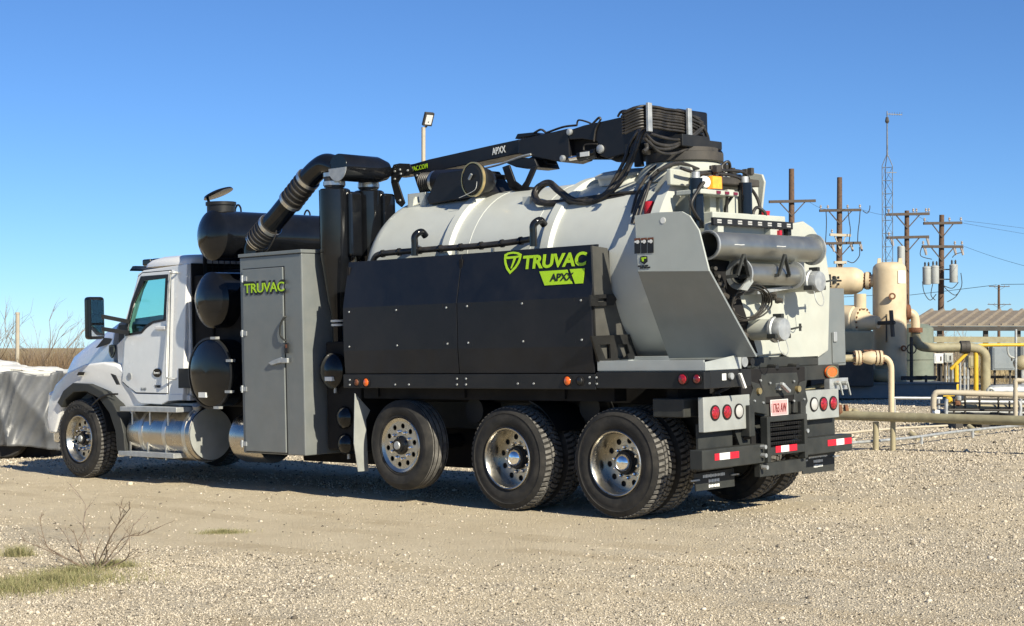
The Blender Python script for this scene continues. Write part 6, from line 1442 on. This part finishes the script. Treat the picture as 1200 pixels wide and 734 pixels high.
def line(pts, D, label, r=.014, grp=None):
    P_ = [at(px, py, d) for (px, py), d in zip(pts, D)]; o = MB().sweep(P_, r, n=4, k=6).build('power_line', 'wire', None, smooth=0)
    return tag(o, label, 'power line', grp)
LB = iter(['power line slung from the three-armed pole to the pole behind the tower', 'power line joining the bare-topped pole to the three-armed pole', 'power line leaving the upper crossarm of the transformer pole', 'power line falling away from the lower crossarm of the transformer pole', 'short power line between the cylinder pole and the transformer pole',
           'second power line leaving the upper crossarm of the transformer pole beneath the first', 'far power line running off beyond the distant small pole', 'far power line from the distant small pole towards the transformer pole', 'far power line seen low between the tailgate and the tall separator'])
for pts, D in (([(1010, 246), (1036, 252), (1068, 250)], (88, 88, 86)), ([(944, 234), (965, 245), (994, 245)], (84, 86, 88)), ([(1130, 259), (1180, 265), (1300, 281)], (86, 100, 130)), ([(1130, 289), (1180, 306), (1300, 338)], (86, 78, 60)),
               ([(1069, 250), (1080, 256), (1091, 262)], (86, 86, 86)), ([(1126, 261), (1170, 269), (1300, 291)], (86, 98, 128)), ([(1173, 333.5), (1300, 332)], (320, 300)), ([(1168, 334), (1110, 341), (1066, 346)], (320, 330, 345)), ([(940, 351), (1010, 347), (1064, 345)], (350, 350, 350))):
    line(pts, D, next(LB), .008 if D[0] < 200 else .05)
# lattice tower
DT = 60.
b = gp(1040.5, DT); tw = thing('radio_tower', 'slim triangular lattice radio tower with aerial behind the tall separator', 'tower', b)
ztop = at(1041, 183, DT).z-b.z; zhi = at(1042, 130, DT).z-b.z; wt = m_(11, DT)*.58
legs = [RT*(-wt*.95)+FH*.0, RT*(wt*.95), FH*.3]
for l in legs: MB().tube(V(l.x, l.y, 0), V(l.x, l.y, ztop-.35), .015, n=8).build('tower_leg', 'tower_steel', tw); MB().tube(V(l.x, l.y, ztop-.35), (0, 0, ztop+.1), .015, n=8).build('tower_taper', 'tower_steel', tw)
nb = 16
for i in range(nb):
    z0 = (ztop-.4)*i/nb; z1 = (ztop-.4)*(i+1)/nb; mb = MB()
    for k in range(3):
        a = legs[k]; c = legs[(k+1) % 3]; 
        if i % 2: a, c = c, a
        mb.tube(V(a.x, a.y, z0), V(c.x, c.y, z1), .008, n=5, cap=False); mb.tube(V(a.x, a.y, z1), V(c.x, c.y, z1), .008, n=5, cap=False)
    mb.build('lattice_bay', 'tower_steel', tw)
MB().tube((0, 0, ztop), (0, 0, zhi), .035, .02, n=8).build('mast', 'tower_steel', tw)
mb = MB(); q = V(0, 0, zhi-.1); mb.bar(q, q+RT*.55+V(0, 0, -.03), .03, .03)
for k in range(6): mb.bar(q+RT*(.1+.09*k)+V(0, 0, -.06), q+RT*(.1+.09*k)+V(0, 0, .06), .012, .012)
mb.build('aerial', 'tower_steel', tw)
q = V(0, 0, zhi-.32); MB().lathe([(.05, -.12), (.08, -.05), (.05, .1)], q, (0, 0, 1), 8).build('mast_bracket', 'dark_steel', tw)
q = V(0, 0, at(1046, 202, DT).z-b.z); MB().bar(q, q+RT*.34, .03, .03).build('side_arm', 'tower_steel', tw)
# flood light on a mast beyond the truck
DF = 42.
b = gp(496, DF); fl = thing('flood_light', 'tall pale flood light mast rising behind the boom', 'light pole', b)
zt_ = at(496, 149, DF).z-b.z; MB().tube((0, 0, -.05), (0, 0, zt_-.9), .08, .065, n=12).build('mast', 'post_tan', fl); MB().tube((0, 0, zt_-.9), (0, 0, zt_), .055, n=12).build('mast_top', 'post_tan', fl)
c = at(502, 140, DF)-b; nn = (-FW*.75+RT*.45+V(0, 0, -.45)).normalized(); mm = nn.to_track_quat('Z', 'Y').to_matrix().to_4x4(); mm.translation = c
hd_ = MB().box(-.13, .13, -.18, .18, -.06, .03, mm).build('lamp_head', 'dark_steel', fl, bevel=.01); MB().box(-.09, .09, -.13, .13, .031, .036, mm).build('lamp_glass', 'white_lens', hd_)
MB().sweep([V(0, 0, zt_-.02), V(0, 0, zt_+.03)+RT*.08, c-V(0, 0, .05)], .025, n=8, k=3).build('lamp_arm', 'dark_steel', fl)

# ------------------------------------------------------------------ left edge: covered trailer, scrub, post
DTt = 25.
g = gp(20, DTt)
tl = thing('covered_trailer', 'trailer with white load under a crumpled grey tarp ahead of the truck', 'trailer', g)
TLm = [(-40, 424), (62, 440), (62, 520), (-40, 528)]
def tarp():
    rs = np.random.RandomState(8); nx, nz = 64, 34; vs = []; z1 = at(20, 437, DTt).z-g.z; z0 = at(20, 526, DTt).z-g.z
    Lx = .80; x0 = m_(61-20, DTt)
    def wr(u, v): return .09*(1-abs(math.sin(6.2*u+2.1*v+.9*math.sin(3*v+u))))**1.6*(.35+.65*v) + .06*(1-abs(math.sin(9.1*u-3.3*v+1.6*math.sin(4.3*u+1)))) + .03*(1-abs(math.sin(19*u+9*v+2*math.sin(4*u))))
    for j in range(nz+1):
        v = j/nz
        for i in range(nx+1):
            u = i/nx; s = u*(Lx+1.0)
            if s < Lx: p = RT*(x0-Lx+s) + FH*0; n = -FH
            else: p = RT*x0 + FH*(s-Lx); n = RT
            k = 1-min(1, abs(s-Lx)/.22); p = p - (n*.0)
            d = wr(s, v)
            vs.append(p + n*(d+.02-.06*k) + V(0, 0, z1+(z0-z1)*v + .05*math.sin(3*s+1)*v*v + .03*math.sin(8*s)*(1-v)))
    fs = [(j*(nx+1)+i, j*(nx+1)+i+1, (j+1)*(nx+1)+i+1, (j+1)*(nx+1)+i) for j in range(nz) for i in range(nx)]
    o = MB().add(vs, fs).build('tarp', 'tarp_grey', tl, smooth=60); sm = o.modifiers.new('solid', 'SOLIDIFY'); sm.thickness = .01
    return z0, z1, x0, Lx
z0, z1, x0, Lx = tarp(); Lx = 3.2
m2 = Matrix.Rotation(YAW, 4, 'Z')
MB().box(x0-Lx, x0-.05, .06, 1.8, z0+.05, z1-.05, m2).build('trailer_bed', 'tarp_white', tl, bevel=.02)
MB().box(x0-Lx, x0+.01, .0, 1.85, z1-.06, z1+.02, m2).build('bed_rim', 'tarp_white', tl, bevel=.02)
MB().box(x0-Lx, x0-.1, .3, 1.5, z0-.16, z0+.05, m2).build('chassis', 'black_matte', tl)
for x in (x0-.75, x0-1.75):
    for y in (.12, 1.55):
        MB().lathe([(.2, -.1), (.33, -.11), (.36, -.06), (.36, .06), (.33, .11), (.2, .1), (0, .08)], m2 @ V(x, y+.05, .36), FH, 28).build('wheel', 'tyre', tl)
def sack(cx, cy, sx, sy, sz, z, seed):
    rs = random.Random(seed); bm = bmesh.new(); bmesh.ops.create_icosphere(bm, subdivisions=4, radius=1); ph = [rs.uniform(0, 6.28) for _ in range(6)]
    for v in bm.verts:
        c = v.co; c.x = math.copysign(abs(c.x)**.6, c.x); c.y = math.copysign(abs(c.y)**.6, c.y); c.z = math.copysign(abs(c.z)**.7, c.z)
        w_ = 1+.10*math.sin(4*c.x+ph[0])*math.sin(3*c.y+ph[1])+.07*math.sin(7*c.x+5*c.z+ph[2])+.05*math.sin(11*c.y+9*c.x+ph[3])
        v.co = m2 @ Vector((cx+c.x*sx*w_, cy+c.y*sy*w_, z+sz+c.z*sz*w_))
    me = bpy.data.meshes.new('load_sack'); bm.to_mesh(me); bm.free(); me.shade_smooth(); return obj('load_sack', me, 'tarp_white', tl)
sack(x0-2.0, .6, .95, .55, .085, z1-.02, 1); sack(x0-.95, .5, .40, .40, .07, z1-.03, 2); sack(x0-.42, .75, .30, .45, .055, z1-.03, 3); sack(x0-1.4, 1.1, .6, .5, .10, z1-.02, 4)
MB().box(x0, x0+1.2, .9, 1.0, z0+.1, z0+.22, m2).build('drawbar', 'white_ink', tl, bevel=.01)
# white side board showing behind the wing
g = gp(68, 29); wb = thing('flat_trailer', 'low white trailer body just visible behind the truck wing', 'trailer', g); zz = at(68, 440, 29).z-g.z
MB().box(-.8, 2.5, 0, 1.6, zz-.5, zz, m2).build('body', 'tarp_white', wb, bevel=.02); MB().box(-.6, 2.4, .3, 1.3, .3, zz-.5, m2).build('frame', 'black_matte', wb)
for x in (0., 1.6): MB().lathe([(.2, -.1), (.33, -.11), (.36, 0), (.33, .11), (0, .1)], m2 @ V(x, .2, .36), FH, 24).build('wheel', 'tyre', wb)
q = m2 @ V(-.12, -.005, zz-.1); MB().tube(q, q-FH*.02, .03, n=10).build('bolt', 'ink', wb)
# slim post in the scrub
b = gp(20.5, 44); po = thing('marker_post', 'slim tan pipe post standing in the scrub', 'post', b); zt2 = at(20.5, 368.5, 44).z-b.z
MB().tube((0, 0, -.1), (0, 0, zt2), .055, n=12).build('post', 'post_tan', po); MB().lathe([(.06, 0), (.06, .05), (0, .06)], (0, 0, zt2), (0, 0, 1), 12).build('cap', 'post_tan', po)
rnd = random.Random(21)
LBS = ['bare grey mesquite bush tangled round the slim post', 'spreading leafless mesquite bush behind the trailer load', 'leafless thorn bush with curved forked limbs in the scrub', 'low bare bush of upright twigs close to the truck bonnet', 'bare twiggy bush at the outer edge of the scrub', 'thin leafless bush between the forked thorn bushes']
for i, (px, D, h) in enumerate(((8, 46, 3.0), (38, 48, 2.7), (56, 45, 2.4), (80, 47, 2.2), (-22, 46, 3.0), (68, 50, 2.5))):
    bare_shrub(gp(px, D), h*.82, 8, LBS[i], 30+i, 'twig_grey' if i % 2 else 'twig', 3, .028, .8)
LBR = ['bare bush beyond the gap under the shelter roof', 'leafless bush far behind the olive switch box']
for i, (px, D, h) in enumerate(((1083, 66, 2.0), (1122, 70, 2.2))): bare_shrub(gp(px, D), h, 8, LBR[i], 50+i, 'twig_grey', 3, .03, .8)
def strip(n, X0, X1, D0, D1, seed):
    rs = np.random.RandomState(seed); o = []
    for _ in range(n):
        p = XD(X0+(X1-X0)*rs.rand(), D0+(D1-D0)*rs.rand()); o.append(tuple(p))
    return o
BR = [(.12, .075, .04), (.19, .125, .065), (.10, .065, .035), (.24, .165, .09), (.14, .11, .06)]
blades('scrub', strip(42000, -26, -6, 41, 53, 4), .6, 1.75, .012, .5, BR, 'brown dry scrub stretching across the field behind the trailer', 'scrub')
TN = [(.30, .23, .12), (.40, .32, .18), (.24, .18, .09), (.34, .26, .14)]
blades('field_grass', strip(16000, 6, 34, 52, 80, 5), .15, .5, .014, .5, TN, 'dry tan grass across the field behind the shelter', 'grass')
# made-up storage tank out of view to the right, added to shade the skid
vb_ = gp(1042.5, DV); cx_, cy_ = vb_.x+11.0*math.cos(SUN_AZ)+1.2*math.sin(SUN_AZ), vb_.y+11.0*math.sin(SUN_AZ)-1.2*math.cos(SUN_AZ); g = Vector((cx_, cy_, gz(cx_, cy_)))
stt = thing('shade_tank', 'tall beige tank with upright ladder, added out of view to shade the skid', 'tank', g)
hT = at(1042.5, 378, DV).z-g.z + (11.0-2.0)*math.tan(SUN_EL)
MB().lathe([(2.0, 0), (2.0, hT), (1.9, hT+.05), (0, hT+.2)], (0, 0, 0), (0, 0, 1), 56).build('shell', 'beige_paint', stt, smooth=35)
for k in range(1, 5): MB().lathe([(2.002, hT*k/5-.03), (2.03, hT*k/5-.03), (2.03, hT*k/5+.03), (2.002, hT*k/5+.03)], (0, 0, 0), (0, 0, 1), 56, caps=False, loop=True).build('band', 'beige_paint', stt)
for dy in (-.25, .25): MB().bar((-2.15, dy, 0), (-2.15, dy, hT+.4), .05, .05).build('ladder_rail', 'dark_steel', stt)
for k in range(22): MB().bar((-2.15, -.25, .3*(k+1)), (-2.15, .25, .3*(k+1)), .03, .03).build('ladder_rung', 'dark_steel', stt)
